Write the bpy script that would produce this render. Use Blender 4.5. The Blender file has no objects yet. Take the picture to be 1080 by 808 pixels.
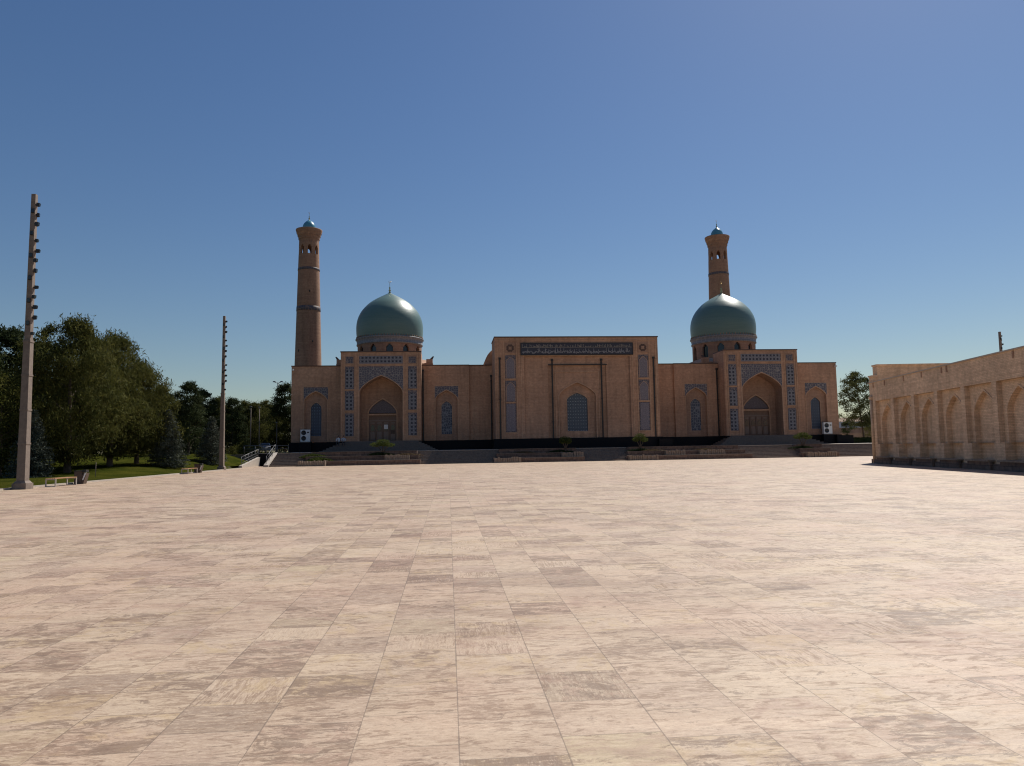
import bpy, bmesh, math, random
from mathutils import Vector, Matrix, noise
random.seed(7)
R = math.radians
scene = bpy.context.scene
col = scene.collection
# ------------------------------------------------------------------ camera
EYE = 1.6
PITCH, ROLL = 0.08866, 0.01645
THETA = 0.0868                     # the mosque and the paving are turned this much against the view
cam_d = bpy.data.cameras.new('camera'); cam = bpy.data.objects.new('camera', cam_d); col.objects.link(cam)
cam_d.sensor_width = 36.0; cam_d.lens = 780.0 / 1080.0 * 36.0
cam_d.clip_start = 0.1; cam_d.clip_end = 6000
cp, sp, cr, sr = math.cos(PITCH), math.sin(PITCH), math.cos(ROLL), math.sin(ROLL)
fw = Vector((0, cp, sp)); up0 = Vector((0, -sp, cp)); rt0 = Vector((1, 0, 0))
rt = rt0 * cr - up0 * sr; upv = rt0 * sr + up0 * cr
cam.matrix_world = Matrix(((rt.x, upv.x, -fw.x, 0), (rt.y, upv.y, -fw.y, 0), (rt.z, upv.z, -fw.z, EYE), (0, 0, 0, 1)))
scene.camera = cam
# ------------------------------------------------------------------ sky, sun, exposure
SUN_EL, SUN_AZ = R(50), R(35)      # azimuth from +Y towards +X
world = bpy.data.worlds.new('World'); scene.world = world; world.use_nodes = True
wn = world.node_tree; wn.nodes.clear()
wo = wn.nodes.new('ShaderNodeOutputWorld'); bg = wn.nodes.new('ShaderNodeBackground'); sky = wn.nodes.new('ShaderNodeTexSky')
sky.sky_type = 'NISHITA'; sky.sun_disc = False; sky.sun_elevation = SUN_EL; sky.sun_rotation = SUN_AZ
sky.altitude = 0; sky.air_density = 1.2; sky.dust_density = 0.38; sky.ozone_density = 4.0
hs = wn.nodes.new('ShaderNodeHueSaturation'); hs.inputs['Saturation'].default_value = 1.15; hs.inputs['Hue'].default_value = 0.506; wn.links.new(sky.outputs[0], hs.inputs['Color']); wn.links.new(hs.outputs[0], bg.inputs[0]); bg.inputs[1].default_value = 0.0565
wn.links.new(bg.outputs[0], wo.inputs[0])
sun_d = bpy.data.lights.new('sun', 'SUN'); sun = bpy.data.objects.new('sun', sun_d); col.objects.link(sun)
sun_d.energy = 4.6; sun_d.angle = R(0.5); sun_d.color = (1.0, 0.95, 0.87)
sdir = Vector((math.sin(SUN_AZ) * math.cos(SUN_EL), math.cos(SUN_AZ) * math.cos(SUN_EL), math.sin(SUN_EL)))
sun.rotation_euler = sdir.to_track_quat('Z', 'Y').to_euler()
sun.location = (60, 60, 90)
scene.view_settings.view_transform = 'Standard'; scene.view_settings.look = 'None'
scene.view_settings.gamma = 1; scene.view_settings.exposure = 0.23
scene.view_settings.use_curve_mapping = False
scene.render.engine = 'CYCLES'
scene.cycles.filter_width = 1.15; scene.cycles.max_bounces = 7; scene.cycles.diffuse_bounces = 5

CT, ST = math.cos(THETA), math.sin(THETA)
def AB(a, b, z=0.0):               # plaza frame (across, away) to world
    return Vector((a * CT - b * ST, a * ST + b * CT, z))

# ------------------------------------------------------------------ mesh helpers
class MB:
    def __init__(s): s.v = []; s.f = []; s.mi = []; s.uv = []; s.sm = []
    def face(s, pts, m=0, uv=None, smooth=False):
        n = len(s.v); s.v.extend([tuple(p) for p in pts]); s.f.append(list(range(n, n + len(pts))))
        s.mi.append(m); s.uv.append(uv if uv else [(0, 0)] * len(pts)); s.sm.append(smooth)
    def box(s, x0, x1, y0, y1, z0, z1, m=0):
        p = [(x0,y0,z0),(x1,y0,z0),(x1,y1,z0),(x0,y1,z0),(x0,y0,z1),(x1,y0,z1),(x1,y1,z1),(x0,y1,z1)]
        s.hexa(p, m)
    def hexa(s, p, m=0):
        for q in ((0,3,2,1),(4,5,6,7),(0,1,5,4),(1,2,6,5),(2,3,7,6),(3,0,4,7)):
            s.face([p[i] for i in q], m, [(0,0),(1,0),(1,1),(0,1)])
    def taper(s, x, y, z0, z1, w0, d0, w1, d1, m=0):
        p = [(x-w0,y-d0,z0),(x+w0,y-d0,z0),(x+w0,y+d0,z0),(x-w0,y+d0,z0),(x-w1,y-d1,z1),(x+w1,y-d1,z1),(x+w1,y+d1,z1),(x-w1,y+d1,z1)]
        s.hexa(p, m)
    def tube(s, p0, p1, r0, r1=None, n=8, m=0, cap=True):
        r1 = r0 if r1 is None else r1
        p0 = Vector(p0); p1 = Vector(p1); d = (p1 - p0)
        if d.length < 1e-6: return
        q = d.to_track_quat('Z', 'Y')
        c = [q @ Vector((math.cos(2*math.pi*i/n), math.sin(2*math.pi*i/n), 0)) for i in range(n)]
        a = [p0 + k * r0 for k in c]; b = [p1 + k * r1 for k in c]
        for i in range(n):
            j = (i + 1) % n; s.face([a[i], a[j], b[j], b[i]], m, None, True)
        if cap: s.face(a[::-1], m); s.face(b, m)
    def lathe(s, prof, n=48, c=(0, 0), m=0, smooth=True):
        for k in range(len(prof) - 1):
            r0, z0 = prof[k]; r1, z1 = prof[k + 1]
            for i in range(n):
                t0, t1 = 2*math.pi*i/n, 2*math.pi*(i+1)/n
                P = lambda r, z, t: (c[0] + r*math.cos(t), c[1] + r*math.sin(t), z)
                if r1 < 1e-5: s.face([P(r0,z0,t0), P(r0,z0,t1), (c[0],c[1],z1)], m, None, smooth)
                elif r0 < 1e-5: s.face([(c[0],c[1],z0), P(r1,z1,t1), P(r1,z1,t0)], m, None, smooth)
                else: s.face([P(r0,z0,t0), P(r0,z0,t1), P(r1,z1,t1), P(r1,z1,t0)], m, None, smooth)
    def build(s, name, mats, parent=None, off=(0, 0, 0), weld=True, loc=None):
        me = bpy.data.meshes.new(name)
        ox, oy, oz = off
        me.from_pydata([(x+ox, y+oy, z+oz) for x, y, z in s.v], [], s.f)
        if not isinstance(mats, (list, tuple)): mats = [mats]
        for mt in mats: me.materials.append(mt)
        uvl = me.uv_layers.new(name='UVMap')
        flat = [c for f in s.uv for uv in f for c in uv]
        uvl.data.foreach_set('uv', flat)
        me.polygons.foreach_set('material_index', s.mi)
        me.polygons.foreach_set('use_smooth', s.sm)
        if weld:
            bm = bmesh.new(); bm.from_mesh(me)
            bmesh.ops.remove_doubles(bm, verts=bm.verts, dist=0.0004)
            bmesh.ops.recalc_face_normals(bm, faces=bm.faces)
            bm.to_mesh(me); bm.free()
        me.update()
        o = bpy.data.objects.new(name, me); col.objects.link(o)
        if parent: o.parent = parent
        if loc: o.location = loc
        return o

def tag(o, label=None, cat=None, group=None, kind=None):
    if label: o['label'] = label
    if cat: o['category'] = cat
    if group: o['group'] = group
    if kind: o['kind'] = kind
    return o
def empty(name, loc, rz, label, cat, group=None):
    o = bpy.data.objects.new(name, None); col.objects.link(o)
    o.location = loc; o.rotation_euler = (0, 0, rz); o.empty_display_size = 0.3
    return tag(o, label, cat, group)
def copy_tree(o, parent=None):
    c = o.copy(); col.objects.link(c)
    if parent: c.parent = parent
    for ch in [x for x in col.objects if x.parent == o]: copy_tree(ch, c)
    return c

# ------------------------------------------------------------------ materials
def mat(name, base=(0.5, 0.5, 0.5), rough=0.8, metal=0.0, spec=None):
    m = bpy.data.materials.new(name); m.use_nodes = True
    b = m.node_tree.nodes['Principled BSDF']
    b.inputs['Base Color'].default_value = (*base, 1); b.inputs['Roughness'].default_value = rough
    b.inputs['Metallic'].default_value = metal
    if spec is not None: b.inputs['Specular IOR Level'].default_value = spec
    return m
class NT:
    def __init__(s, m): s.t = m.node_tree; s.b = s.t.nodes['Principled BSDF']
    def n(s, typ, **kw):
        x = s.t.nodes.new(typ)
        for k, v in kw.items(): setattr(x, k, v)
        return x
    def put(s, sock, v):
        if hasattr(v, 'is_output'): s.t.links.new(v, sock)
        elif v is not None: sock.default_value = v
    def math(s, op, a, b=None, c=None, clamp=False):
        x = s.n('ShaderNodeMath', operation=op); x.use_clamp = clamp
        s.put(x.inputs[0], a); s.put(x.inputs[1], b)
        if c is not None: s.put(x.inputs[2], c)
        return x.outputs[0]
    def mix(s, f, a, b, mode='MIX'):
        x = s.n('ShaderNodeMix', data_type='RGBA', blend_type=mode)
        s.put(x.inputs[0], f)
        s.put(x.inputs[6], (*a, 1) if isinstance(a, tuple) and len(a) == 3 else a)
        s.put(x.inputs[7], (*b, 1) if isinstance(b, tuple) and len(b) == 3 else b)
        return x.outputs[2]
    def ramp(s, f, stops, interp='LINEAR'):
        x = s.n('ShaderNodeValToRGB'); e = x.color_ramp.elements; x.color_ramp.interpolation = interp
        while len(e) < len(stops): e.new(0.5)
        for i, (p, c) in enumerate(stops):
            e[i].position = p; e[i].color = (*c, 1) if isinstance(c, tuple) else (c, c, c, 1)
        s.put(x.inputs[0], f); return x.outputs[0]
    def noise(s, vec, scale=1.0, detail=4, rough=0.55, dist=0.0, dims='3D', w=None):
        x = s.n('ShaderNodeTexNoise', noise_dimensions=dims)
        s.put(x.inputs['Vector'], vec); x.inputs['Scale'].default_value = scale; x.inputs['Detail'].default_value = detail
        x.inputs['Roughness'].default_value = rough; x.inputs['Distortion'].default_value = dist
        if w is not None: s.put(x.inputs['W'], w)
        return x.outputs['Fac']
    def comb(s, x=0.0, y=0.0, z=0.0):
        c = s.n('ShaderNodeCombineXYZ'); s.put(c.inputs[0], x); s.put(c.inputs[1], y); s.put(c.inputs[2], z); return c.outputs[0]
    def coord(s, which='Object'):
        c = s.n('ShaderNodeTexCoord'); sep = s.n('ShaderNodeSeparateXYZ'); s.t.links.new(c.outputs[which], sep.inputs[0])
        return c.outputs[which], sep.outputs[0], sep.outputs[1], sep.outputs[2]
    def color(s, c): s.put(s.b.inputs['Base Color'], c)
    def bump(s, h, strength=0.3, dist=0.02):
        x = s.n('ShaderNodeBump'); x.inputs['Strength'].default_value = strength; x.inputs['Distance'].default_value = dist
        s.put(x.inputs['Height'], h); s.t.links.new(x.outputs[0], s.b.inputs['Normal'])

def brick_mat(name, c1, c2, c3, bw=0.27, bh=0.075, band=1.0, mortar=0.45, var=0.5):
    m = mat(name, c1, 0.9); t = NT(m)
    _, x, y, z = t.coord()
    u = t.math('ADD', x, y); vec = t.comb(u, z, 0.0)
    bk = t.n('ShaderNodeTexBrick'); t.put(bk.inputs['Vector'], vec); bk.inputs['Scale'].default_value = 1
    bk.inputs['Brick Width'].default_value = bw; bk.inputs['Row Height'].default_value = bh
    bk.inputs['Mortar Size'].default_value = 0.009; bk.inputs['Mortar Smooth'].default_value = 0.3
    bk.inputs['Color1'].default_value = (*c1, 1); bk.inputs['Color2'].default_value = (*c2, 1)
    bk.inputs['Mortar'].default_value = (*[k * mortar for k in c1], 1)
    st = t.noise(t.comb(t.math('MULTIPLY', u, 0.16), t.math('MULTIPLY', z, 4.0 * band), 0.0), 1.0, 8, 0.8)
    f = t.ramp(st, [(0.40, 0.0), (0.60, 1.0)])
    c = t.mix(t.math('MULTIPLY', f, var * 1.5), bk.outputs['Color'], c3)
    big = t.noise(t.comb(u, z, y), 0.25, 4, 0.6)
    c = t.mix(1.0, c, t.ramp(big, [(0.3, 0.8), (0.7, 1.12)]), 'MULTIPLY')
    fine = t.noise(t.comb(u, z, 0.0), 3.0, 4, 0.7)
    c = t.mix(1.0, c, t.ramp(fine, [(0.3, 0.78), (0.7, 1.15)]), 'MULTIPLY')
    run = t.noise(t.comb(t.math('MULTIPLY', u, 1.6), t.math('MULTIPLY', z, 0.12), 4.0), 1.0, 5, 0.6)
    c = t.mix(1.0, c, t.ramp(run, [(0.36, 0.84), (0.5, 1.0), (0.7, 1.04)]), 'MULTIPLY')
    t.color(c); t.bump(bk.outputs['Fac'], -0.35, 0.01)
    return m

M = {}
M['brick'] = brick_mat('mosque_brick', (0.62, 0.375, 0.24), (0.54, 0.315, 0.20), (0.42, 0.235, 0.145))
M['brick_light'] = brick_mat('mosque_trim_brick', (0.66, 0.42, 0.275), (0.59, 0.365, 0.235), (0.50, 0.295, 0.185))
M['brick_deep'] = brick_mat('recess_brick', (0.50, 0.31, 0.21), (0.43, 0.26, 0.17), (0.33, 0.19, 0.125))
M['brick_min'] = brick_mat('minaret_brick', (0.42, 0.25, 0.16), (0.36, 0.205, 0.13), (0.26, 0.145, 0.093), band=0.8)
M['brick_wall'] = brick_mat('old_brick', (0.88, 0.64, 0.43), (0.76, 0.54, 0.36), (0.54, 0.36, 0.235), 0.26, 0.085, 1.6, 0.55, 0.45)
M['coping'] = mat('roof_coping', (0.10, 0.06, 0.045), 0.8)
M['black'] = mat('black_marble', (0.006, 0.006, 0.008), 0.6, 0.0, 0.15)
M['pipe'] = mat('dark_pipe', (0.02, 0.015, 0.013), 0.5)
M['gold'] = mat('gilded_metal', (0.62, 0.42, 0.16), 0.25, 1.0)
M['white'] = mat('white_painted_metal', (0.75, 0.75, 0.73), 0.45)
M['grey_metal'] = mat('grey_metal', (0.14, 0.14, 0.145), 0.5, 0.4)
M['dark_metal'] = mat('dark_metal', (0.03, 0.03, 0.032), 0.45, 0.3)
M['paper'] = mat('paper_notice', (0.75, 0.73, 0.7), 0.7)
M['glass'] = mat('dark_glass', (0.015, 0.02, 0.03), 0.1)

def wood_mat(name, c1, c2, s=6.0):
    m = mat(name, c1, 0.6); t = NT(m); _, x, y, z = t.coord()
    w = t.noise(t.comb(t.math('MULTIPLY', x, s), t.math('MULTIPLY', y, s), t.math('MULTIPLY', z, 0.8)), 1.5, 5, 0.6)
    t.color(t.mix(t.ramp(w, [(0.3, 0.0), (0.7, 1.0)]), c1, c2)); return m
M['door'] = wood_mat('carved_door_wood', (0.15, 0.09, 0.06), (0.21, 0.13, 0.09))
M['bench_wood'] = wood_mat('bench_slats', (0.42, 0.24, 0.12), (0.32, 0.17, 0.08), 3)

def stone_mat(name, c1, c2, scale=3.0, rough=0.8, bump=0.3, bl=None):
    m = mat(name, c1, rough); t = NT(m); v, x, y, z = t.coord()
    nz = t.noise(v, scale, 6, 0.65)
    c = t.mix(t.ramp(nz, [(0.35, 0.0), (0.65, 1.0)]), c1, c2)
    if bl:
        bk = t.n('ShaderNodeTexBrick'); t.put(bk.inputs['Vector'], t.comb(t.math('ADD', x, y), z, 0.0)); bk.inputs['Scale'].default_value = 1
        bk.inputs['Brick Width'].default_value = bl[0]; bk.inputs['Row Height'].default_value = bl[1]; bk.inputs['Mortar Size'].default_value = 0.012
        bk.inputs['Color1'].default_value = (0.8, 0.8, 0.8, 1); bk.inputs['Color2'].default_value = (1.15, 1.1, 1.05, 1); bk.inputs['Mortar'].default_value = (0.35, 0.33, 0.3, 1)
        c = t.mix(1.0, c, bk.outputs['Color'], 'MULTIPLY')
    t.color(c); t.bump(nz, bump, 0.03); return m
M['granite'] = stone_mat('dark_step_granite', (0.25, 0.195, 0.155), (0.15, 0.115, 0.095), 5, 0.85, 0.1)
M['stair_granite'] = stone_mat('portal_stair_granite', (0.17, 0.14, 0.12), (0.12, 0.10, 0.085), 5, 0.85, 0.1)
M['brown_stone'] = stone_mat('planter_stone', (0.24, 0.165, 0.13), (0.14, 0.095, 0.075), 2.5, 0.9, 0.5, (0.7, 0.25))
M['light_stone'] = stone_mat('light_coping_stone', (0.46, 0.40, 0.34), (0.38, 0.33, 0.28), 4)
M['pole_stone'] = stone_mat('pole_concrete', (0.23, 0.18, 0.145), (0.17, 0.13, 0.105), 5, 0.8, 0.2)
M['rubble'] = stone_mat('rough_edging_stone', (0.34, 0.26, 0.19), (0.22, 0.16, 0.12), 6)
M['adobe'] = stone_mat('dry_clay', (0.36, 0.25, 0.18), (0.28, 0.18, 0.13), 0.8, 0.95)
M['earth'] = stone_mat('dry_earth', (0.26, 0.20, 0.15), (0.18, 0.14, 0.10), 0.3, 0.95)
M['soil'] = stone_mat('bed_soil', (0.12, 0.09, 0.06), (0.07, 0.055, 0.035), 6, 0.95)
M['bin_stone'] = stone_mat('bin_brown_panel', (0.13, 0.085, 0.06), (0.09, 0.06, 0.045), 8)
M['plaster'] = mat('white_plaster', (0.45, 0.48, 0.53), 0.8)

def dome_mat(name, base, alt, rough):
    m = mat(name, base, rough); t = NT(m); v, x, y, z = t.coord()
    a = t.math('ARCTAN2', y, x)
    tile = t.noise(t.comb(t.math('MULTIPLY', a, 30.0), t.math('MULTIPLY', z, 6.0), 0.0), 1.0, 3, 0.7)
    rings = t.noise(t.comb(t.math('MULTIPLY', a, 1.2), t.math('MULTIPLY', z, 5.0), 0.0), 1.0, 5, 0.6)
    f = t.math('ADD', t.math('MULTIPLY', tile, 0.4), t.math('MULTIPLY', rings, 0.6))
    t.color(t.mix(t.ramp(f, [(0.35, 0.0), (0.65, 1.0)]), base, alt))
    wv = t.math('SINE', t.math('MULTIPLY', z, 42.0))
    t.bump(t.math('ADD', t.math('MULTIPLY', wv, 0.25), t.math('MULTIPLY', f, 3.0)), 0.22, 0.03)
    return m
M['dome'] = dome_mat('green_glazed_tile', (0.09, 0.158, 0.138), (0.122, 0.195, 0.168), 0.40)
M['turq'] = dome_mat('turquoise_glazed_tile', (0.06, 0.22, 0.31), (0.09, 0.28, 0.36), 0.3)

def pattern_mat(name, ground, line, accent, sx, sz, rough=0.6, thr=0.09):
    """girih-like tile field: interlaced lines over a dark ground, laid out in the object's own x and z"""
    m = mat(name, ground, rough); t = NT(m); _, x, y, z = t.coord()
    vec = t.comb(t.math('MULTIPLY', x, sx), t.math('MULTIPLY', z, sz), 0.0)
    vo = t.n('ShaderNodeTexVoronoi', feature='DISTANCE_TO_EDGE'); t.put(vo.inputs['Vector'], vec); vo.inputs['Randomness'].default_value = 0.55
    vo.inputs['Scale'].default_value = 1
    v2 = t.n('ShaderNodeTexVoronoi'); t.put(v2.inputs['Vector'], vec); v2.inputs['Scale'].default_value = 2.0; v2.inputs['Randomness'].default_value = 0.8
    f = t.math('LESS_THAN', vo.outputs['Distance'], thr)
    g = t.math('LESS_THAN', v2.outputs['Distance'], 0.22)
    c = t.mix(g, ground, accent); c = t.mix(f, c, line); t.color(c); return m
M['spandrel'] = pattern_mat('girih_spandrel', (0.085, 0.08, 0.10), (0.25, 0.22, 0.205), (0.27, 0.165, 0.11), 3.2, 3.2, thr=0.075)
M['floral'] = pattern_mat('floral_tile', (0.07, 0.065, 0.085), (0.22, 0.17, 0.15), (0.13, 0.10, 0.11), 3.6, 3.6)
M['floral_blue'] = pattern_mat('blue_window_tracery', (0.05, 0.062, 0.09), (0.18, 0.19, 0.21), (0.10, 0.12, 0.155), 3.4, 2.6, thr=0.10)
M['collar'] = pattern_mat('dome_collar_tile', (0.16, 0.165, 0.18), (0.23, 0.225, 0.225), (0.11, 0.12, 0.15), 2.6, 3.0)

def grid_mat(name, light, dark, px, pz, hole, rough=0.6, offx=0.0, offz=0.0, warp=0.0):
    """regular grid of dark openings in a light screen; px, pz = pitch in metres"""
    m = mat(name, light, rough); t = NT(m); _, x, y, z = t.coord()
    fx = t.math('ABSOLUTE', t.math('SUBTRACT', t.math('FRACT', t.math('ADD', t.math('DIVIDE', x, px), offx + 100)), 0.5))
    fz = t.math('ABSOLUTE', t.math('SUBTRACT', t.math('FRACT', t.math('ADD', t.math('DIVIDE', z, pz), offz + 100)), 0.5))
    h = t.math('LESS_THAN', t.math('MAXIMUM', fx, fz), hole)
    nz = t.noise(t.comb(x, z, 0.0), 9.0, 3, 0.7)
    lt = t.mix(t.ramp(nz, [(0.42, 0.0), (0.58, 1.0)]), light, tuple(k * 0.5 for k in light))
    t.color(t.mix(h, lt, dark)); return m
M['lattice'] = grid_mat('white_blue_lattice', (0.24, 0.235, 0.255), (0.02, 0.022, 0.035), 0.50, 0.50, 0.27)
M['lattice_fr'] = grid_mat('white_blue_band', (0.25, 0.24, 0.26), (0.02, 0.022, 0.035), 0.50, 0.50, 0.27, offx=0.0, offz=0.40)
M['screen'] = grid_mat('bluegrey_window_screen', (0.10, 0.125, 0.15), (0.30, 0.34, 0.36), 0.34, 0.43, 0.13)
M['screen_blue'] = grid_mat('dark_blue_window_screen', (0.065, 0.085, 0.12), (0.16, 0.21, 0.27), 0.33, 0.42, 0.16)
M['mosaic'] = grid_mat('grey_violet_mosaic', (0.26, 0.22, 0.235), (0.17, 0.145, 0.165), 0.19, 0.19, 0.30)
M['tymp'] = grid_mat('carved_tympanum', (0.15, 0.12, 0.13), (0.09, 0.075, 0.085), 0.22, 0.22, 0.28)

def leaf_mat(name, c1, c2, trans=0.25):
    m = mat(name, c1, 0.6); t = NT(m)
    g = t.n('ShaderNodeNewGeometry'); v, x, y, z = t.coord()
    big = t.noise(v, 0.9, 3, 0.6)
    f = t.math('ADD', t.math('MULTIPLY', g.outputs['Random Per Island'], 0.5), t.math('MULTIPLY', t.ramp(big, [(0.35, 0.0), (0.65, 1.0)]), 0.5))
    c = t.mix(f, c1, c2); t.color(c); t.b.inputs['Specular IOR Level'].default_value = 0.08; t.b.inputs['Roughness'].default_value = 0.85
    tr = t.n('ShaderNodeBsdfTranslucent'); t.put(tr.inputs[0], c)
    mx = t.n('ShaderNodeMixShader'); mx.inputs[0].default_value = trans
    out = t.t.nodes['Material Output']
    t.t.links.new(t.b.outputs[0], mx.inputs[1]); t.t.links.new(tr.outputs[0], mx.inputs[2]); t.t.links.new(mx.outputs[0], out.inputs[0])
    return m
M['pine_leaf'] = leaf_mat('pine_needles', (0.030, 0.040, 0.010), (0.128, 0.122, 0.034), 0.3)
M['dark_leaf'] = leaf_mat('dark_needles', (0.022, 0.034, 0.014), (0.062, 0.075, 0.028), 0.2)
M['spruce_leaf'] = leaf_mat('blue_spruce_needles', (0.045, 0.055, 0.042), (0.11, 0.12, 0.09), 0.1)
M['yellow_leaf'] = leaf_mat('yellow_green_leaves', (0.06, 0.07, 0.015), (0.13, 0.12, 0.03), 0.35)
M['green_leaf'] = leaf_mat('broad_green_leaves', (0.045, 0.06, 0.02), (0.12, 0.125, 0.05), 0.3)
M['topiary_leaf'] = leaf_mat('topiary_needles', (0.035, 0.05, 0.01), (0.12, 0.14, 0.035), 0.3)
M['dry_leaf'] = leaf_mat('dry_twigs', (0.12, 0.085, 0.05), (0.2, 0.14, 0.08), 0.2)
M['bark'] = stone_mat('bark', (0.12, 0.085, 0.06), (0.07, 0.05, 0.035), 5, 0.95, 0.6)

# travertine paving: columns of one width, random lengths, every slab with its own veining
def plaza_mat():
    m = mat('travertine_slabs', (0.5, 0.42, 0.34), 0.55); t = NT(m); v, x, y, z = t.coord()
    PW = 0.57
    ca = t.math('DIVIDE', t.math('SUBTRACT', x, 0.0435 - 400 * PW), PW)
    ci = t.math('FLOOR', ca); cf = t.math('SUBTRACT', ca, ci)
    wn1 = t.n('ShaderNodeTexWhiteNoise', noise_dimensions='1D'); t.put(wn1.inputs['W'], ci)
    w = t.math('ADD', t.math('DIVIDE', y, 0.50), t.math('MULTIPLY', wn1.outputs['Value'], 57.3))
    v1 = t.n('ShaderNodeTexVoronoi', voronoi_dimensions='1D', feature='F1'); t.put(v1.inputs['W'], w); v1.inputs['Scale'].default_value = 1; v1.inputs['Randomness'].default_value = 0.62
    v1e = t.n('ShaderNodeTexVoronoi', voronoi_dimensions='1D', feature='DISTANCE_TO_EDGE'); t.put(v1e.inputs['W'], w); v1e.inputs['Scale'].default_value = 1; v1e.inputs['Randomness'].default_value = 0.62
    idn = t.n('ShaderNodeTexWhiteNoise', noise_dimensions='2D')
    t.put(idn.inputs['Vector'], t.comb(ci, t.math('MULTIPLY', v1.outputs['W'], 3.17), 0.0))
    r1 = idn.outputs['Value']; sp_ = t.n('ShaderNodeSeparateColor'); t.put(sp_.inputs[0], idn.outputs['Color'])
    r2, r3, r4 = sp_.outputs[0], sp_.outputs[1], sp_.outputs[2]
    seed = t.math('MULTIPLY', r2, 91.0)
    # slab base tone
    base = t.ramp(r1, [(0.0, (0.465, 0.36, 0.285)), (0.3, (0.475, 0.375, 0.29)), (0.55, (0.45, 0.342, 0.27)), (0.78, (0.46, 0.35, 0.275)),
                       (0.90, (0.39, 0.295, 0.24)), (0.965, (0.32, 0.24, 0.19)), (0.985, (0.48, 0.39, 0.28))])
    stained = t.ramp(r4, [(0.60, 0.0), (0.97, 1.0)])            # most slabs are clean, some heavily eroded
    # veins run along or across the slab
    along = t.math('GREATER_THAN', r3, 0.84)
    ux = t.math('MULTIPLY', x, t.math('ADD', 3.6, t.math('MULTIPLY', along, 18.0)))
    uy = t.math('MULTIPLY', y, t.math('SUBTRACT', 10.5, t.math('MULTIPLY', along, 8.0)))
    vv = t.comb(ux, uy, seed)
    clump = t.noise(t.comb(x, t.math('MULTIPLY', y, 1.3), 7.0), 1.1, 6, 0.7, 0.6)
    vein = t.noise(vv, 1.0, 10, 0.68, 1.1)
    ve = t.math('ADD', vein, t.math('ADD', t.math('MULTIPLY', t.math('SUBTRACT', clump, 0.5), 0.62), t.math('MULTIPLY', stained, 0.07)))
    c = t.mix(t.ramp(ve, [(0.525, 0.0), (0.585, 0.70)]), base, (0.235, 0.158, 0.118))
    vein2 = t.noise(t.comb(t.math('MULTIPLY', ux, 1.3), t.math('MULTIPLY', uy, 1.6), t.math('ADD', seed, 9.0)), 2.4, 10, 0.78, 0.7)
    c = t.mix(t.ramp(vein2, [(0.50, 0.0), (0.58, 0.65)]), c, (0.56, 0.45, 0.36))
    c = t.mix(t.ramp(vein2, [(0.39, 0.6), (0.465, 0.0)]), c, (0.32, 0.222, 0.172))
    # honey and rose clouds
    cl = t.noise(t.comb(x, y, seed), 2.6, 8, 0.68, 1.6)
    c = t.mix(t.math('MULTIPLY', t.ramp(cl, [(0.50, 0.0), (0.60, 0.5)]), t.math('GREATER_THAN', r4, 0.45)), c, t.mix(t.math('GREATER_THAN', r2, 0.62), (0.47, 0.355, 0.225), (0.35, 0.235, 0.19)))
    zone = t.noise(t.comb(x, t.math('MULTIPLY', y, 0.8), 11.0), 0.30, 5, 0.6, 0.8)
    c = t.mix(1.0, c, t.ramp(zone, [(0.40, (1.0, 0.962, 0.945)), (0.5, (1.0, 1.0, 0.99)), (0.66, (1.01, 1.0, 0.96))]), 'MULTIPLY')
    # eroded dark patches with ragged edges
    ec = t.noise(t.comb(x, t.math('MULTIPLY', y, 2.0), seed), 3.8, 12, 0.80, 0.8)
    et = t.math('ADD', ec, t.math('MULTIPLY', stained, 0.085))
    c = t.mix(t.ramp(et, [(0.56, 0.0), (0.595, 0.68)]), c, (0.19, 0.13, 0.097))
    pit = t.noise(t.comb(x, y, 0.0), 60.0, 5, 0.8)
    c = t.mix(1.0, c, t.ramp(pit, [(0.30, 0.72), (0.45, 0.98), (0.7, 1.09)]), 'MULTIPLY')
    # wear and dust that ignores the joints
    big = t.noise(t.comb(x, y, 0.0), 0.11, 5, 0.6)
    c = t.mix(1.0, c, t.ramp(big, [(0.3, (0.97, 0.94, 0.865)), (0.7, (1.10, 1.07, 0.99))]), 'MULTIPLY')
    med = t.noise(t.comb(t.math('MULTIPLY', x, 0.5), t.math('MULTIPLY', y, 1.3), 3.0), 0.7, 9, 0.78, 0.8)
    c = t.mix(1.0, c, t.ramp(med, [(0.36, (0.76, 0.715, 0.695)), (0.48, (0.97, 0.96, 0.95)), (0.54, 1.0), (0.66, 1.08)]), 'MULTIPLY')
    # joints
    jx = t.math('MULTIPLY', t.math('MINIMUM', cf, t.math('SUBTRACT', 1.0, cf)), PW)
    jn = t.noise(t.comb(x, y, 5.0), 1.6, 3, 0.6)
    jwx = t.math('MULTIPLY', t.ramp(jn, [(0.35, 0.0), (0.65, 1.0)]), 0.0042)
    jmx = t.math('LESS_THAN', jx, t.math('ADD', jwx, 0.0016))
    jy = t.math('MULTIPLY', v1e.outputs['Distance'], 0.50)
    jmy = t.math('MULTIPLY', t.math('LESS_THAN', jy, t.math('ADD', t.math('MULTIPLY', jwx, 1.1), 0.0026)), 0.75)
    j = t.math('MAXIMUM', jmx, jmy)
    c = t.mix(t.math('MULTIPLY', j, 0.55), c, (0.13, 0.095, 0.07))
    t.color(c)
    rg = t.ramp(vein, [(0.4, 0.50), (0.65, 0.72)]); t.put(t.b.inputs['Roughness'], rg)
    t.b.inputs['Specular IOR Level'].default_value = 0.35
    hgt = t.math('SUBTRACT', t.math('ADD', t.math('MULTIPLY', vein2, 0.12), t.math('MULTIPLY', r4, 0.25)), t.math('MULTIPLY', j, 1.0))
    t.bump(hgt, 0.35, 0.004)
    return m
M['plaza'] = plaza_mat()
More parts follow.
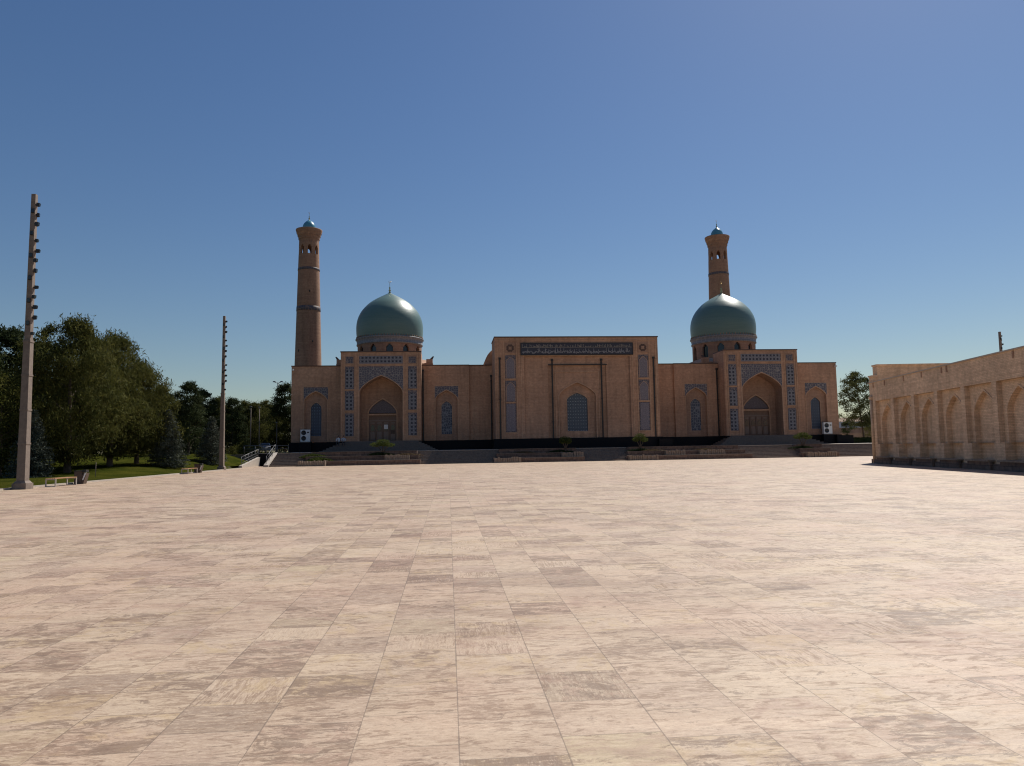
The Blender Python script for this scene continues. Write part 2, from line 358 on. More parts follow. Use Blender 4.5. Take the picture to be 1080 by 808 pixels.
def grass_mat():
    m = mat('mown_grass', (0.06, 0.08, 0.02), 0.9); t = NT(m); v, x, y, z = t.coord()
    a = t.noise(v, 0.35, 5, 0.65); b = t.noise(v, 9.0, 4, 0.8)
    c = t.mix(t.ramp(a, [(0.35, 0.0), (0.65, 1.0)]), (0.028, 0.038, 0.006), (0.068, 0.068, 0.012))
    c = t.mix(1.0, c, t.ramp(b, [(0.25, 0.45), (0.7, 1.25)]), 'MULTIPLY'); t.color(c); t.bump(b, 0.9, 0.12); t.b.inputs['Specular IOR Level'].default_value = 0.0; return m
M['grass'] = grass_mat()

# ------------------------------------------------------------------ ground
def sm(a, b, t):
    k = max(0.0, min(1.0, (t - a) / (b - a))); return k * k * (3 - 2 * k)
def lawn_h(a, b):
    e = sm(0, 6, -21.5 - a)
    return 0.05 + e * (0.12 + 1.35 * sm(50, 88, b) + 0.35 * sm(4, 22, -21.5 - a) * (0.5 + 0.5 * noise.noise(Vector((a * 0.08, b * 0.08, 0)))))
g = MB(); B0 = 92.2
g.face([(-3000, -400, -0.06), (3000, -400, -0.06), (3000, B0, -0.06), (-3000, B0, -0.06)])
g.face([(-3000, B0, 1.42), (3000, B0, 1.42), (3000, 4000, 1.42), (-3000, 4000, 1.42)])
g.face([(-3000, B0, -0.06), (3000, B0, -0.06), (3000, B0, 1.42), (-3000, B0, 1.42)])
tag(g.build('ground', M['earth']), kind='structure').rotation_euler = (0, 0, THETA)
p = MB(); p.face([(-21.5, -30, 0), (90, -30, 0), (90, 91.9, 0), (-21.5, 91.9, 0)]); p.face([(-22.8, 79.5, 0), (-21.5, 79.5, 0), (-21.5, 91.9, 0), (-22.8, 91.9, 0)])
tag(p.build('plaza_paving', M['plaza']), kind='structure').rotation_euler = (0, 0, THETA)
l = MB(); A = [-21.5 - 0.7 * i for i in range(24)] + [-38 - 2.5 * i for i in range(40)]; Bs = [-20 + 1.5 * i for i in range(190)]
V = {}
for i in range(len(A) - 1):
    for j in range(len(Bs) - 1):
        q = [(A[i], Bs[j]), (A[i+1], Bs[j]), (A[i+1], Bs[j+1]), (A[i], Bs[j+1])]
        if q[0][0] > -22.9 and Bs[j] > 78.8 and Bs[j] < 92: continue
        l.face([(x, y, lawn_h(x, y)) for x, y in q], 0, None, True)
tag(l.build('lawn', M['grass']), kind='structure').rotation_euler = (0, 0, THETA)
# kerb along the lawn
k = MB(); k.box(-21.62, -21.44, -20, 79.3, -0.02, 0.09)
tag(k.build('kerb', M['light_stone']), kind='structure').rotation_euler = (0, 0, THETA)

# ------------------------------------------------------------------ arch helpers (plane x,z at depth y, front is -y)
def arch_pts(xc, hw, zs, za, n=10):
    pts = []
    for i in range(-n, n + 1):
        t_ = i / n; s_ = abs(math.sin(t_ * math.pi / 2)); sg = 1 if i > 0 else -1
        zz = (1 - s_ ** 1.12) ** 0.6 if s_ < 1 else 0.0
        pts.append((xc + sg * hw * s_ if i else xc, zs + (za - zs) * zz))
    return pts
def arch_wall(mb, x0, x1, z0, z1, xc, hw, zb, zs, za, y, depth, m=0, mr=0, top=True):
    P = arch_pts(xc, hw, zs, za)
    F = lambda x, z, yy=y: (x, yy, z)
    if xc - hw > x0 + 1e-4: mb.face([F(x0, z0), F(xc-hw, z0), F(xc-hw, z1), F(x0, z1)], m)
    if x1 > xc + hw + 1e-4: mb.face([F(xc+hw, z0), F(x1, z0), F(x1, z1), F(xc+hw, z1)], m)
    if zb > z0 + 1e-4: mb.face([F(xc-hw, z0), F(xc+hw, z0), F(xc+hw, zb), F(xc-hw, zb)], m)
    for a, b in zip(P, P[1:]):
        mb.face([F(*a), F(*b), F(b[0], z1), F(a[0], z1)], m)
        mb.face([F(*a), F(a[0], a[1], y+depth), F(b[0], b[1], y+depth), F(*b)], mr)
    for sx in (xc-hw, xc+hw): mb.face([F(sx, zb), F(sx, zs), F(sx, zs, y+depth), F(sx, zb, y+depth)], mr)
    mb.face([F(xc-hw, zb), F(xc+hw, zb), F(xc+hw, zb, y+depth), F(xc-hw, zb, y+depth)], mr)
def arch_plate(mb, xc, hw, zb, zs, za, y, th=0.05, m=0):
    """solid arched plate with its front at y"""
    P = [(xc-hw, zb)] + arch_pts(xc, hw, zs, za) + [(xc+hw, zb)]
    mb.face([(x, y, z) for x, z in P], m); mb.face([(x, y+th, z) for x, z in P[::-1]], m)
    for a, b in zip(P, P[1:] + P[:1]): mb.face([(a[0], y, a[1]), (b[0], y, b[1]), (b[0], y+th, b[1]), (a[0], y+th, a[1])], m)
def arch_rib(mb, xc, hw, zb, zs, za, y, w=0.1, th=0.06, m=0):
    """raised moulding that follows the arch"""
    n0 = [(xc-hw, zb)] + arch_pts(xc, hw, zs, za) + [(xc+hw, zb)]
    n1 = [(xc-hw-w, zb)] + arch_pts(xc, hw+w, zs, za+w*1.2) + [(xc+hw+w, zb)]
    for i in range(len(n0) - 1):
        a, b, c, d = n0[i], n0[i+1], n1[i+1], n1[i]
        mb.face([(q[0], y-th, q[1]) for q in (a, b, c, d)], m)
        mb.face([(a[0], y-th, a[1]), (b[0], y-th, b[1]), (b[0], y, b[1]), (a[0], y, a[1])], m)
        mb.face([(d[0], y-th, d[1]), (c[0], y-th, c[1]), (c[0], y, c[1]), (d[0], y, d[1])], m)
def spandrel(mb, x0, x1, zt, xc, hw, zs, za, y, th=0.03, m=0, zb=None):
    """flat tile field between an arch and its rectangular frame"""
    zb = zs if zb is None else zb
    P = arch_pts(xc, hw, zs, za)
    for a, b in zip(P, P[1:]): mb.face([(a[0], y, a[1]), (b[0], y, b[1]), (b[0], y, zt), (a[0], y, zt)], m)
    for xa, xb in ((x0, xc-hw), (xc+hw, x1)):
        if xb - xa > 1e-3: mb.face([(xa, y, zb), (xb, y, zb), (xb, y, zt), (xa, y, zt)], m)
    for xa in (x0, x1): mb.face([(xa, y, zb), (xa, y, zt), (xa, y+th, zt), (xa, y+th, zb)], m)
    mb.face([(x0, y, zt), (x1, y, zt), (x1, y+th, zt), (x0, y+th, zt)], m)
def frame(mb, x0, x1, z0, z1, y, w=0.08, th=0.06, m=0, bottom=True):
    mb.box(x0-w, x0, y-th, y, z0-(w if bottom else 0), z1+w, m); mb.box(x1, x1+w, y-th, y, z0-(w if bottom else 0), z1+w, m)
    mb.box(x0, x1, y-th, y, z1, z1+w, m)
    if bottom: mb.box(x0, x1, y-th, y, z0-w, z0, m)

# ------------------------------------------------------------------ the mosque (local x across, y away, z up; z is world height minus ZB)
ZB = 1.5; OFF = (0, 0, -ZB)
MO = AB(17.4, 99.6, ZB)
mosque = empty('mosque', MO, THETA, 'long brown brick mosque with two green domes on the far side of the plaza', 'mosque')
def mp(mb, name, mats, parent=None, **kw): return mb.build(name, mats, parent or mosque, OFF, **kw)
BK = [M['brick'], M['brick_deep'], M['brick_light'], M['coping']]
WZ0, WZ1 = 2.9, 13.18
YW = 2.3
def wing(x0, x1, xc, winhw, wmat, label, pil=None, solid=()):
    mb = MB()
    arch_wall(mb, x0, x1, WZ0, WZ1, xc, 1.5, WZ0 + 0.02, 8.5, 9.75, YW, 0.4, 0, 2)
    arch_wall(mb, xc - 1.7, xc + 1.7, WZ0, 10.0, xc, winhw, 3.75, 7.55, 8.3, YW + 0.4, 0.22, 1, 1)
    # sides, roof and back
    yb = 20.0
    for xx in (x0, x1): mb.face([(xx, YW, WZ0), (xx, yb, WZ0), (xx, yb, WZ1), (xx, YW, WZ1)], 0)
    mb.face([(x0, YW, WZ1-0.01), (x1, YW, WZ1-0.01), (x1, yb, WZ1-0.01), (x0, yb, WZ1-0.01)], 3)
    mb.face([(x0, yb, WZ0), (x1, yb, WZ0), (x1, yb, WZ1), (x0, yb, WZ1)], 0)
    mb.box(x0 - 0.05, x1 + 0.05, YW - 0.07, YW + 0.25, WZ1, WZ1 + 0.13, 3)
    mb.box(x0 - 0.05, x0 + 0.25, YW + 0.26, yb, WZ1, WZ1 + 0.13, 3); mb.box(x1 - 0.25, x1 + 0.05, YW + 0.26, yb, WZ1, WZ1 + 0.13, 3)
    arch_rib(mb, xc, 1.5, WZ0 + 0.05, 8.5, 9.75, YW, 0.10, 0.05, 2)
    frame(mb, xc - 1.62, xc + 1.62, WZ0 + 0.05, 10.36, YW, 0.07, 0.035, 2, False)
    o = mp(mb, 'wing', BK); o['label'] = label
    s_ = MB(); spandrel(s_, xc - 1.6, xc + 1.6, 10.33, xc, 1.61, 8.5, 9.88, YW - 0.03, 0.028)
    mp(s_, 'spandrel_panel', M['spandrel'], o)
    w = MB(); arch_plate(w, xc, winhw - 0.003, 3.75, 7.55, 8.297, YW + 0.5, 0.05)
    arch_rib(w, xc, winhw, 3.77, 7.55, 8.3, YW + 0.4, 0.07, 0.04, 1)
    wo_ = mp(w, 'window', [wmat, M['brick_light']], o)
    return o
wing(-38.5, -31.65, -35.25, 0.72, M['screen_blue'], 'outermost left stretch of wall with a narrow dark blue window')
wing(-20.95, -14.5, -17.6, 0.74, M['floral_blue'], 'stretch of wall right of the left portal with a white and blue window')
wing(14.5, 20.95, 17.6, 0.74, M['floral_blue'], 'stretch of wall left of the right portal with a white and blue window')
wing(31.65, 38.5, 35.3, 0.72, M['screen_blue'], 'outermost right stretch of wall with a narrow dark blue window')
for sx, lb in ((-1, 'plain recessed wall left of the central block'), (1, 'plain recessed wall right of the central block')):
    mb = MB(); xa, xb = sorted((sx * 10.95, sx * 14.5))
    mb.box(xa, xb - 0.003, YW + 0.28, 20, WZ0, WZ1 - 0.003, 0); mb.box(xa, xb - 0.003, YW + 0.2, YW + 0.5, WZ1, WZ1 + 0.13, 3)
    mp(mb, 'recessed_wall', BK)['label'] = lb

def portal(cx, label):
    mb = MB(); T = 14.8; hw = 5.32; Y = 0.0; D = 4.2
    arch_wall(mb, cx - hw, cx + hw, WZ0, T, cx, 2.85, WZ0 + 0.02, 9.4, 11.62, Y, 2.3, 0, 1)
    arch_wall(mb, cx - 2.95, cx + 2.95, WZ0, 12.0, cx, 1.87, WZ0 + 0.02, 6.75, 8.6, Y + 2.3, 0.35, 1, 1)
    for xx in (cx - hw, cx + hw): mb.face([(xx, Y, WZ0), (xx, Y + D, WZ0), (xx, Y + D, T), (xx, Y, T)], 0)
    mb.face([(cx-hw, Y, T-0.01), (cx+hw, Y, T-0.01), (cx+hw, Y+D, T-0.01), (cx-hw, Y+D, T-0.01)], 3)
    mb.face([(cx-hw, Y+D, WZ0), (cx+hw, Y+D, WZ0), (cx+hw, Y+D, T), (cx-hw, Y+D, T)], 0)
    mb.box(cx-hw-0.06, cx+hw+0.06, Y-0.08, Y+0.3, T, T+0.14, 3)
    for xx in (cx-hw, cx+hw-0.25): mb.box(xx, xx+0.25, Y+0.31, Y+D, T, T+0.14, 3)
    arch_rib(mb, cx, 2.85, WZ0 + 0.02, 9.4, 11.62, Y, 0.09, 0.07, 2)
    arch_rib(mb, cx, 1.87, WZ0 + 0.02, 6.75, 8.6, Y + 2.3, 0.16, 0.10, 2)
    # piers' raised strips
    for sx in (-1, 1):
        for xo in (2.98, 3.42, 4.86, 5.14):
            mb.box(cx + sx*xo - 0.05, cx + sx*xo + 0.05, Y - 0.06, Y, WZ0, T - 0.12, 2)
    for z_ in (12.93, 13.10, 14.36): mb.box(cx - 2.9, cx + 2.9, Y - 0.055, Y, z_, z_ + 0.07, 2)
    o = mp(mb, 'portal', BK); o['label'] = label
    s_ = MB(); spandrel(s_, cx - 2.9, cx + 2.9, 12.88, cx, 2.94, 9.4, 11.74, Y - 0.04, 0.038)
    mp(s_, 'spandrel_panel', M['spandrel'], o)
    f = MB(); f.box(cx - 2.88, cx + 2.88, Y - 0.04, Y - 0.002, 13.24, 14.30); mp(f, 'lattice_frieze', M['lattice_fr'], o)
    for sx in (-1, 1):
        c = cx + sx * 4.16
        q = MB(); q.box(c - 0.58, c + 0.58, Y - 0.03, Y - 0.002, 13.22, 14.27, 0); frame(q, c - 0.5, c + 0.5, 13.3, 14.2, Y - 0.03, 0.05, 0.04, 1)
        mp(q, 'square_panel', [M['floral'], M['brick_light']], o)
        for zb, zt in ((9.85, 12.88), (7.02, 9.62), (3.58, 6.62)):
            q = MB(); q.box(c - 0.58, c + 0.58, Y - 0.03, Y - 0.002, zb, zt, 1)
            if zb > 4: arch_plate(q, c, 0.5, zb + 0.08, zt - 0.95, zt - 0.28, Y - 0.06, 0.032, 0)
            else: q.box(c - 0.5, c + 0.5, Y - 0.06, Y - 0.028, zb + 0.08, zt - 0.3, 0)
            q.box(c - 0.62, c + 0.62, Y - 0.09, Y, zb - 0.09, zb, 2)
            mp(q, 'lattice_panel', [M['lattice'], M['floral'], M['brick_light']], o)
    t_ = MB(); arch_plate(t_, cx, 1.86, 6.72, 6.76, 8.58, Y + 2.5, 0.05); t_.box(cx - 2.02, cx + 2.02, Y + 2.16, Y + 2.5, 6.42, 6.64, 1)
    mp(t_, 'tympanum', [M['tymp'], M['brick_light']], o)
    d = MB(); z0 = WZ0 + 0.02
    d.box(cx - 1.86, cx + 1.86, Y + 2.55, Y + 2.63, z0, 6.42, 0)
    for i in range(5): xx = cx - 1.82 + i * 0.91; d.box(xx - 0.05, xx + 0.05, Y + 2.46, Y + 2.55, z0, 5.62, 0)
    d.box(cx - 1.86, cx + 1.86, Y + 2.44, Y + 2.55, 5.62, 5.78, 1); d.box(cx - 1.86, cx + 1.86, Y + 2.5, Y + 2.55, 6.2, 6.42, 0)
    for i in range(4):
        xx = cx - 1.36 + i * 0.91
        d.box(xx - 0.3, xx + 0.3, Y + 2.5, Y + 2.55, 3.1, 4.2, 1); d.box(xx - 0.3, xx + 0.3, Y + 2.5, Y + 2.55, 5.3, 5.5, 1)
    dd = mp(d, 'door', [M['door'], wood_mat('door_panel_wood', (0.26, 0.19, 0.15), (0.20, 0.14, 0.11))], o)
    for i in range(4):
        xx = cx - 1.36 + i * 0.91
        gl = MB(); arch_plate(gl, xx, 0.24, 4.35, 4.85, 5.15, Y + 2.52, 0.028); mp(gl, 'pane', M['glass'], o)
    return o
pl = portal(-26.3, 'left portal under the left dome, with a paper notice on its door')
pr = portal(26.3, 'right portal in front of the right dome')
q = MB(); q.box(-26.3 + 0.18, -26.3 + 0.72, 2.42, 2.44, 4.55, 5.15); mp(q, 'notice', M['paper'], pl)
q = MB(); q.box(-26.3 + 1.08, -26.3 + 1.62, 2.42, 2.44, 3.9, 4.45); mp(q, 'notice', M['bin_stone'], pl)

# central block
CX = -0.3; HW = 10.95; YC = -3.3; CTOP = 16.2
mb = MB()
mb.face([(CX-HW, YC, WZ0), (CX-7.07, YC, WZ0), (CX-7.07, YC, CTOP), (CX-HW, YC, CTOP)], 0)
mb.face([(CX+7.07, YC, WZ0), (CX+HW, YC, WZ0), (CX+HW, YC, CTOP), (CX+7.07, YC, CTOP)], 0)
mb.face([(CX-7.07, YC, 13.7), (CX+7.07, YC, 13.7), (CX+7.07, YC, CTOP), (CX-7.07, YC, CTOP)], 0)
Y1 = YC + 0.22; Y2 = Y1 + 0.2
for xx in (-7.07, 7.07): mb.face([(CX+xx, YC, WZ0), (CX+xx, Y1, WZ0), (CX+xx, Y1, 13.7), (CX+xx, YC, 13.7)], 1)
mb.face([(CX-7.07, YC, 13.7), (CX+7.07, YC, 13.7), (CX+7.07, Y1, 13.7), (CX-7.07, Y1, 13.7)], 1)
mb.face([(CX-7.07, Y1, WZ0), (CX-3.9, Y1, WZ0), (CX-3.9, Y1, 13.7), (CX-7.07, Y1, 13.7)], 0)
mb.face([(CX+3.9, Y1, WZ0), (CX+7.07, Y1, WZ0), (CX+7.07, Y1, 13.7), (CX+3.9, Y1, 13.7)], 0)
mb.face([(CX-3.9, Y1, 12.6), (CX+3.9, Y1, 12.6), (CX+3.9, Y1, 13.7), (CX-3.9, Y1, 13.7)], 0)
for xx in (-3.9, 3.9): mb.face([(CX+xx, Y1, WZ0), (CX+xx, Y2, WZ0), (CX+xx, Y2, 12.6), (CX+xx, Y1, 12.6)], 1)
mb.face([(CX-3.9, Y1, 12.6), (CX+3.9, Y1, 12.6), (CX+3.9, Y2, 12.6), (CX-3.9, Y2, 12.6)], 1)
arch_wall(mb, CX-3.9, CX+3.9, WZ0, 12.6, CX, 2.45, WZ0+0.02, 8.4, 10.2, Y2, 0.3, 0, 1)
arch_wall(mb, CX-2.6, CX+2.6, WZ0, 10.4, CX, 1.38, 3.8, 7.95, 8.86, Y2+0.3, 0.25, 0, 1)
for xx in (-HW, HW): mb.face([(CX+xx, YC, WZ0), (CX+xx, 2.6, WZ0), (CX+xx, 2.6, CTOP), (CX+xx, YC, CTOP)], 0)
mb.face([(CX-HW, YC, CTOP-0.01), (CX+HW, YC, CTOP-0.01), (CX+HW, 2.6, CTOP-0.01), (CX-HW, 2.6, CTOP-0.01)], 3)
mb.face([(CX-HW, 2.6, WZ0), (CX+HW, 2.6, WZ0), (CX+HW, 2.6, CTOP), (CX-HW, 2.6, CTOP)], 0)
mb.box(CX-HW-0.07, CX+HW+0.07, YC-0.09, YC+0.35, CTOP, CTOP+0.15, 3)
mb.box(CX-HW-0.06, CX-HW+0.25, YC+0.36, 2.6, CTOP, CTOP+0.15, 3); mb.box(CX+HW-0.25, CX+HW+0.06, YC+0.36, 2.6, CTOP, CTOP+0.15, 3)
arch_rib(mb, CX, 2.45, WZ0+0.02, 8.4, 10.2, Y2, 0.14, 0.08, 2)
frame(mb, CX-2.83, CX+2.83, WZ0, 11.6, Y2, 0.12, 0.07, 2, False)
frame(mb, CX-7.4, CX+7.4, WZ0, 13.72, YC, 0.10, 0.06, 2, False)
for sx in (-1, 1):
    for xo in (8.06, 9.74, 10.62): mb.box(CX+sx*xo-0.06, CX+sx*xo+0.06, YC-0.07, YC, WZ0, 15.75, 2)
mb.box(CX-HW, CX+HW, YC-0.05, YC, 15.78, 15.86, 2)
cb = mp(mb, 'central_block', BK); cb['label'] = 'tall central block with the dark inscription band and one arched window'
w = MB(); arch_plate(w, CX, 1.377, 3.8, 7.95, 8.857, Y2+0.42, 0.06); arch_rib(w, CX, 1.38, 3.82, 7.95, 8.86, Y2+0.3, 0.08, 0.05, 1)
mp(w, 'window', [M['screen'], M['brick_light']], cb)
for sx in (-1, 1):
    c = CX + sx * 8.9
    q = MB(); q.box(c-0.7, c+0.7, YC-0.04, YC-0.002, 14.12, 15.48, 1)
    ring = [(c + 0.55*math.cos(t_*math.pi/8)*(1.0 if t_%2 else 0.85), 14.8 + 0.55*math.sin(t_*math.pi/8)*(1.0 if t_%2 else 0.85)) for t_ in range(16)]
    q.face([(x, YC-0.07, z) for x, z in ring], 0)
    for a, b in zip(ring, ring[1:]+ring[:1]): q.face([(a[0], YC-0.07, a[1]), (b[0], YC-0.07, b[1]), (b[0], YC-0.04, b[1]), (a[0], YC-0.04, a[1])], 0)
    r2_ = [(c + 0.3*math.cos(t_*math.pi/4)*(1.0 if t_%2 else 0.6), 14.8 + 0.3*math.sin(t_*math.pi/4)*(1.0 if t_%2 else 0.6)) for t_ in range(8)]
    q.face([(x, YC-0.085, z) for x, z in r2_], 2)
    mp(q, 'rosette_panel', [M['coping'], M['brick_deep'], M['brick_deep']], cb)
    for zb, zt, ar in ((10.78, 13.85, 1), (7.72, 10.5, 1), (3.75, 7.5, 0)):
        q = MB(); q.box(c-0.7, c+0.7, YC-0.035, YC-0.002, zb, zt, 1)
        if ar: arch_plate(q, c, 0.56, zb+0.1, zt-0.95, zt-0.25, YC-0.07, 0.036, 0); arch_rib(q, c, 0.56, zb+0.1, zt-0.95, zt-0.25, YC-0.035, 0.05, 0.05, 2)
        else: q.box(c-0.56, c+0.56, YC-0.07, YC-0.034, zb+0.12, zt-0.1, 0)
        q.box(c-0.72, c+0.72, YC-0.10, YC, zb-0.1, zb, 2)
        mp(q, 'mosaic_panel', [M['mosaic'], M['floral'], M['brick_light']], cb)
# inscription band: two rows of raised script on a dark ground
fr = MB(); fr.box(CX-7.47, CX+7.47, YC-0.16, YC-0.07, 13.93, 15.40, 0); fr.box(CX-7.55, CX+7.55, YC-0.19, YC-0.005, 13.84, 13.93, 1); fr.box(CX-7.55, CX+7.55, YC-0.19, YC-0.005, 15.40, 15.47, 1)
for xx in (CX-7.55, CX+7.47): fr.box(xx, xx+0.08, YC-0.19, YC-0.005, 13.93, 15.40, 1)
fo = mp(fr, 'inscription_band', [mat('inscription_ground', (0.03, 0.03, 0.045), 0.5), M['pipe']], cb)
rs = random.Random(3); sc_ = MB()
def stroke(pts, w0, w1, m=0, y=YC-0.185):
    for i in range(len(pts)-1):
        (x0_, z0_), (x1_, z1_) = pts[i], pts[i+1]; dx, dz = x1_-x0_, z1_-z0_; L = math.hypot(dx, dz) or 1
        t0 = i/(len(pts)-1); w = w0 + (w1-w0)*abs(2*t0-1); nx, nz = -dz/L*w/2, dx/L*w/2
        sc_.hexa([(x0_-nx, y, z0_-nz), (x1_-nx, y, z1_-nz), (x1_-nx, y+0.022, z1_-nz), (x0_-nx, y+0.022, z0_-nz),
                  (x0_+nx, y, z0_+nz), (x1_+nx, y, z1_+nz), (x1_+nx, y+0.022, z1_+nz), (x0_+nx, y+0.022, z0_+nz)], m)
x = CX - 7.3
while x < CX + 7.0:                      # flowing lower row
    L = rs.uniform(0.35, 0.7); zc = 14.22 + rs.uniform(-0.06, 0.1)
    stroke([(x + L*t_/8, zc + 0.13*math.sin(t_/8*math.pi*rs.choice((1, 2))) * rs.choice((-1, 1))) for t_ in range(9)], 0.035, 0.07)
    if rs.random() < 0.75: xx = x + rs.uniform(0.05, L); stroke([(xx, zc), (xx-0.03, zc+0.25), (xx-0.01, zc+rs.uniform(0.4, 0.52))], 0.045, 0.06)
    if rs.random() < 0.8: xx = x + rs.uniform(0, L); zz = zc + rs.choice((-0.17, 0.22, 0.35)); stroke([(xx, zz), (xx+0.06, zz+0.04)], 0.06, 0.06)
    if rs.random() < 0.4: stroke([(x + 0.25*math.cos(t_/6*math.pi)+0.2, zc + 0.16 - 0.14*math.sin(t_/6*math.pi)) for t_ in range(7)], 0.03, 0.05)
    x += L * 0.8
x = CX - 7.3                             # angular upper row
stroke([(CX-7.35, 14.86), (CX+7.35, 14.86)], 0.035, 0.035, 1)
while x < CX + 7.2:
    h = rs.choice((0.42, 0.42, 0.2, 0.28)); stroke([(x, 14.86), (x, 14.86+h)], 0.035, 0.035, 1)
    if rs.random() < 0.35: d_ = rs.uniform(0.15, 0.3); stroke([(x, 14.86+h*0.6), (x+d_, 14.86+h*0.6), (x+d_, 14.9)], 0.03, 0.03, 1)
    x += rs.choice((0.13, 0.2, 0.3, 0.42))
sc_o = mp(sc_, 'lettering', [mat('white_script', (0.30, 0.29, 0.30), 0.6), mat('tan_script', (0.36, 0.31, 0.25), 0.6)], fo); sc_o.parent = fo
# low vault showing behind the left shoulder of the central block
v = MB(); n = 20; rr = 4.3
for i in range(n):
    a0, a1 = math.pi*i/n, math.pi*(i+1)/n
    P = lambda a: (CX - 7.7 + rr*math.cos(a), 12.9 + 3.5*math.sin(a)**0.8)
    p0, p1 = P(a0), P(a1)
    v.face([(p0[0], 3.2, p0[1]), (p1[0], 3.2, p1[1]), (p1[0], 14, p1[1]), (p0[0], 14, p0[1])], 0, None, True)
    v.face([(p0[0], 3.2, p0[1]), (p1[0], 3.2, p1[1]), (CX-7.7, 3.2, 12.9)], 0); v.face([(p0[0], 14, p0[1]), (p1[0], 14, p1[1]), (CX-7.7, 14, 12.9)], 0)
mp(v, 'roof_vault', M['brick'])
# plinth and stairs
pn = MB(); o_ = 0.22
for x0, x1, y0 in ((-38.5-o_, -31.65, YW-o_), (-31.62-o_, -20.98+o_, -o_), (-20.95, -11.3, YW-o_), (CX-HW-o_, CX+HW+o_, YC-o_), (10.7, 20.95, YW-o_), (20.98-o_, 31.62+o_, -o_), (31.65, 38.5+o_, YW-o_)):
    pn.box(x0, x1, y0, 19.0, 1.3, 2.88)
pn.box(10.2, 12.0, YC-0.9, YC+2.0, 1.3, 2.6); pn.box(37.2, 39.6, 0.6, 4, 1.3, 2.75)
mp(pn, 'plinth', M['black'])
for cx in (-26.3, 26.3):
    s_ = MB()
    for i in range(8): s_.box(cx-5.0-0.36*i, cx+5.0+0.36*i, -0.5-0.36*i, 0.5-0.001*i, 1.3, 2.90-0.172*i)
    s_.box(cx - 2.84, cx + 2.84, 0.5, 2.6, 2.0, 2.915)
    mp(s_, 'portal_stair', M['stair_granite'])
# down pipes
def pipe(x, y, z1):
    p_ = MB(); p_.box(x-0.09, x+0.09, y-0.14, y, WZ0, z1); p_.box(x-0.15, x+0.15, y-0.2, y, z1, z1+0.25)
    for z_ in (5, 8, 11): p_.box(x-0.13, x+0.13, y-0.16, y, z_, z_+0.08)
    mp(p_, 'drainpipe', M['pipe'])
for x, y, z in ((-31.8, YW, 12.4), (-20.8, YW, 12.4), (-11.42, YW+0.28, 11.6), (CX-10.3, YC-0.001, 13.3), (CX-3.35, Y1-0.003, 13.1), (CX+3.25, Y1-0.003, 13.1), (CX+10.3, YC-0.001, 13.3), (20.72, YW, 12.3)):
    pipe(x, y, z)
q = MB(); q.box(CX-3.9, CX+4.0, Y1-0.24, Y1-0.15, 12.5, 12.62); mp(q, 'cross_pipe', M['pipe'])

# domes
def holed_shell(mb, prof_r, z0, z1, nz, na, holes, thick, m=0, c=(0, 0)):
    """wall of revolution with arched openings; holes = list of (angle, half width in rad, zb, zs, za)"""
    zs_ = [z0 + (z1-z0)*i/nz for i in range(nz+1)]
    def is_hole(i, j):
        if j < 0 or j >= nz: return False
        a = 2*math.pi*((i % na)+0.5)/na; z = (zs_[j]+zs_[j+1])/2
        for (ha, hw, zb, zsp, za) in holes:
            d = abs((a-ha+math.pi) % (2*math.pi)-math.pi)
            if d < hw and zb < z < zsp: return True
            if d < hw and zsp <= z < zsp + (za-zsp)*(1-(d/hw)**1.25)**0.6: return True
        return False
    P = lambda i, z, rr_: (c[0]+rr_*math.cos(2*math.pi*i/na), c[1]+rr_*math.sin(2*math.pi*i/na), z)
    for i in range(na):
        for j in range(nz):
            if is_hole(i, j): continue
            za_, zb_ = zs_[j], zs_[j+1]; ra, rb = prof_r(za_), prof_r(zb_)
            mb.face([P(i, za_, ra), P(i+1, za_, ra), P(i+1, zb_, rb), P(i, zb_, rb)], m)
            mb.face([P(i, za_, ra-thick), P(i, zb_, rb-thick), P(i+1, zb_, rb-thick), P(i+1, za_, ra-thick)], m)
            if is_hole(i-1, j): mb.face([P(i, za_, ra), P(i, zb_, rb), P(i, zb_, rb-thick), P(i, za_, ra-thick)], m)
            if is_hole(i+1, j): mb.face([P(i+1, za_, ra), P(i+1, zb_, rb), P(i+1, zb_, rb-thick), P(i+1, za_, ra-thick)], m)
            if is_hole(i, j+1): mb.face([P(i, zb_, rb), P(i+1, zb_, rb), P(i+1, zb_, rb-thick), P(i, zb_, rb-thick)], m)
            if is_hole(i, j-1): mb.face([P(i, za_, ra), P(i+1, za_, ra), P(i+1, za_, ra-thick), P(i, za_, ra-thick)], m)
DY = 13.3; DZ = 0.28
def finial(z, k=1.0):
    f = MB(); f.lathe([(0.16*k, z-0.1), (0.2*k, z+0.1*k), (0.07*k, z+0.22*k), (0.19*k, z+0.42*k), (0.05*k, z+0.62*k), (0.13*k, z+0.8*k), (0.03*k, z+0.98*k), (0.028*k, z+1.55*k)], 12)
    n = 14; c_ = (0, z+1.72*k)                # small crescent at the tip
    for i in range(n):
        a0 = R(110) + R(320)*i/n; a1 = R(110) + R(320)*(i+1)/n
        f.tube((0.14*k*math.cos(a0), 0, c_[1]+0.14*k*math.sin(a0)), (0.14*k*math.cos(a1), 0, c_[1]+0.14*k*math.sin(a1)), 0.025*k, n=6)
    return f
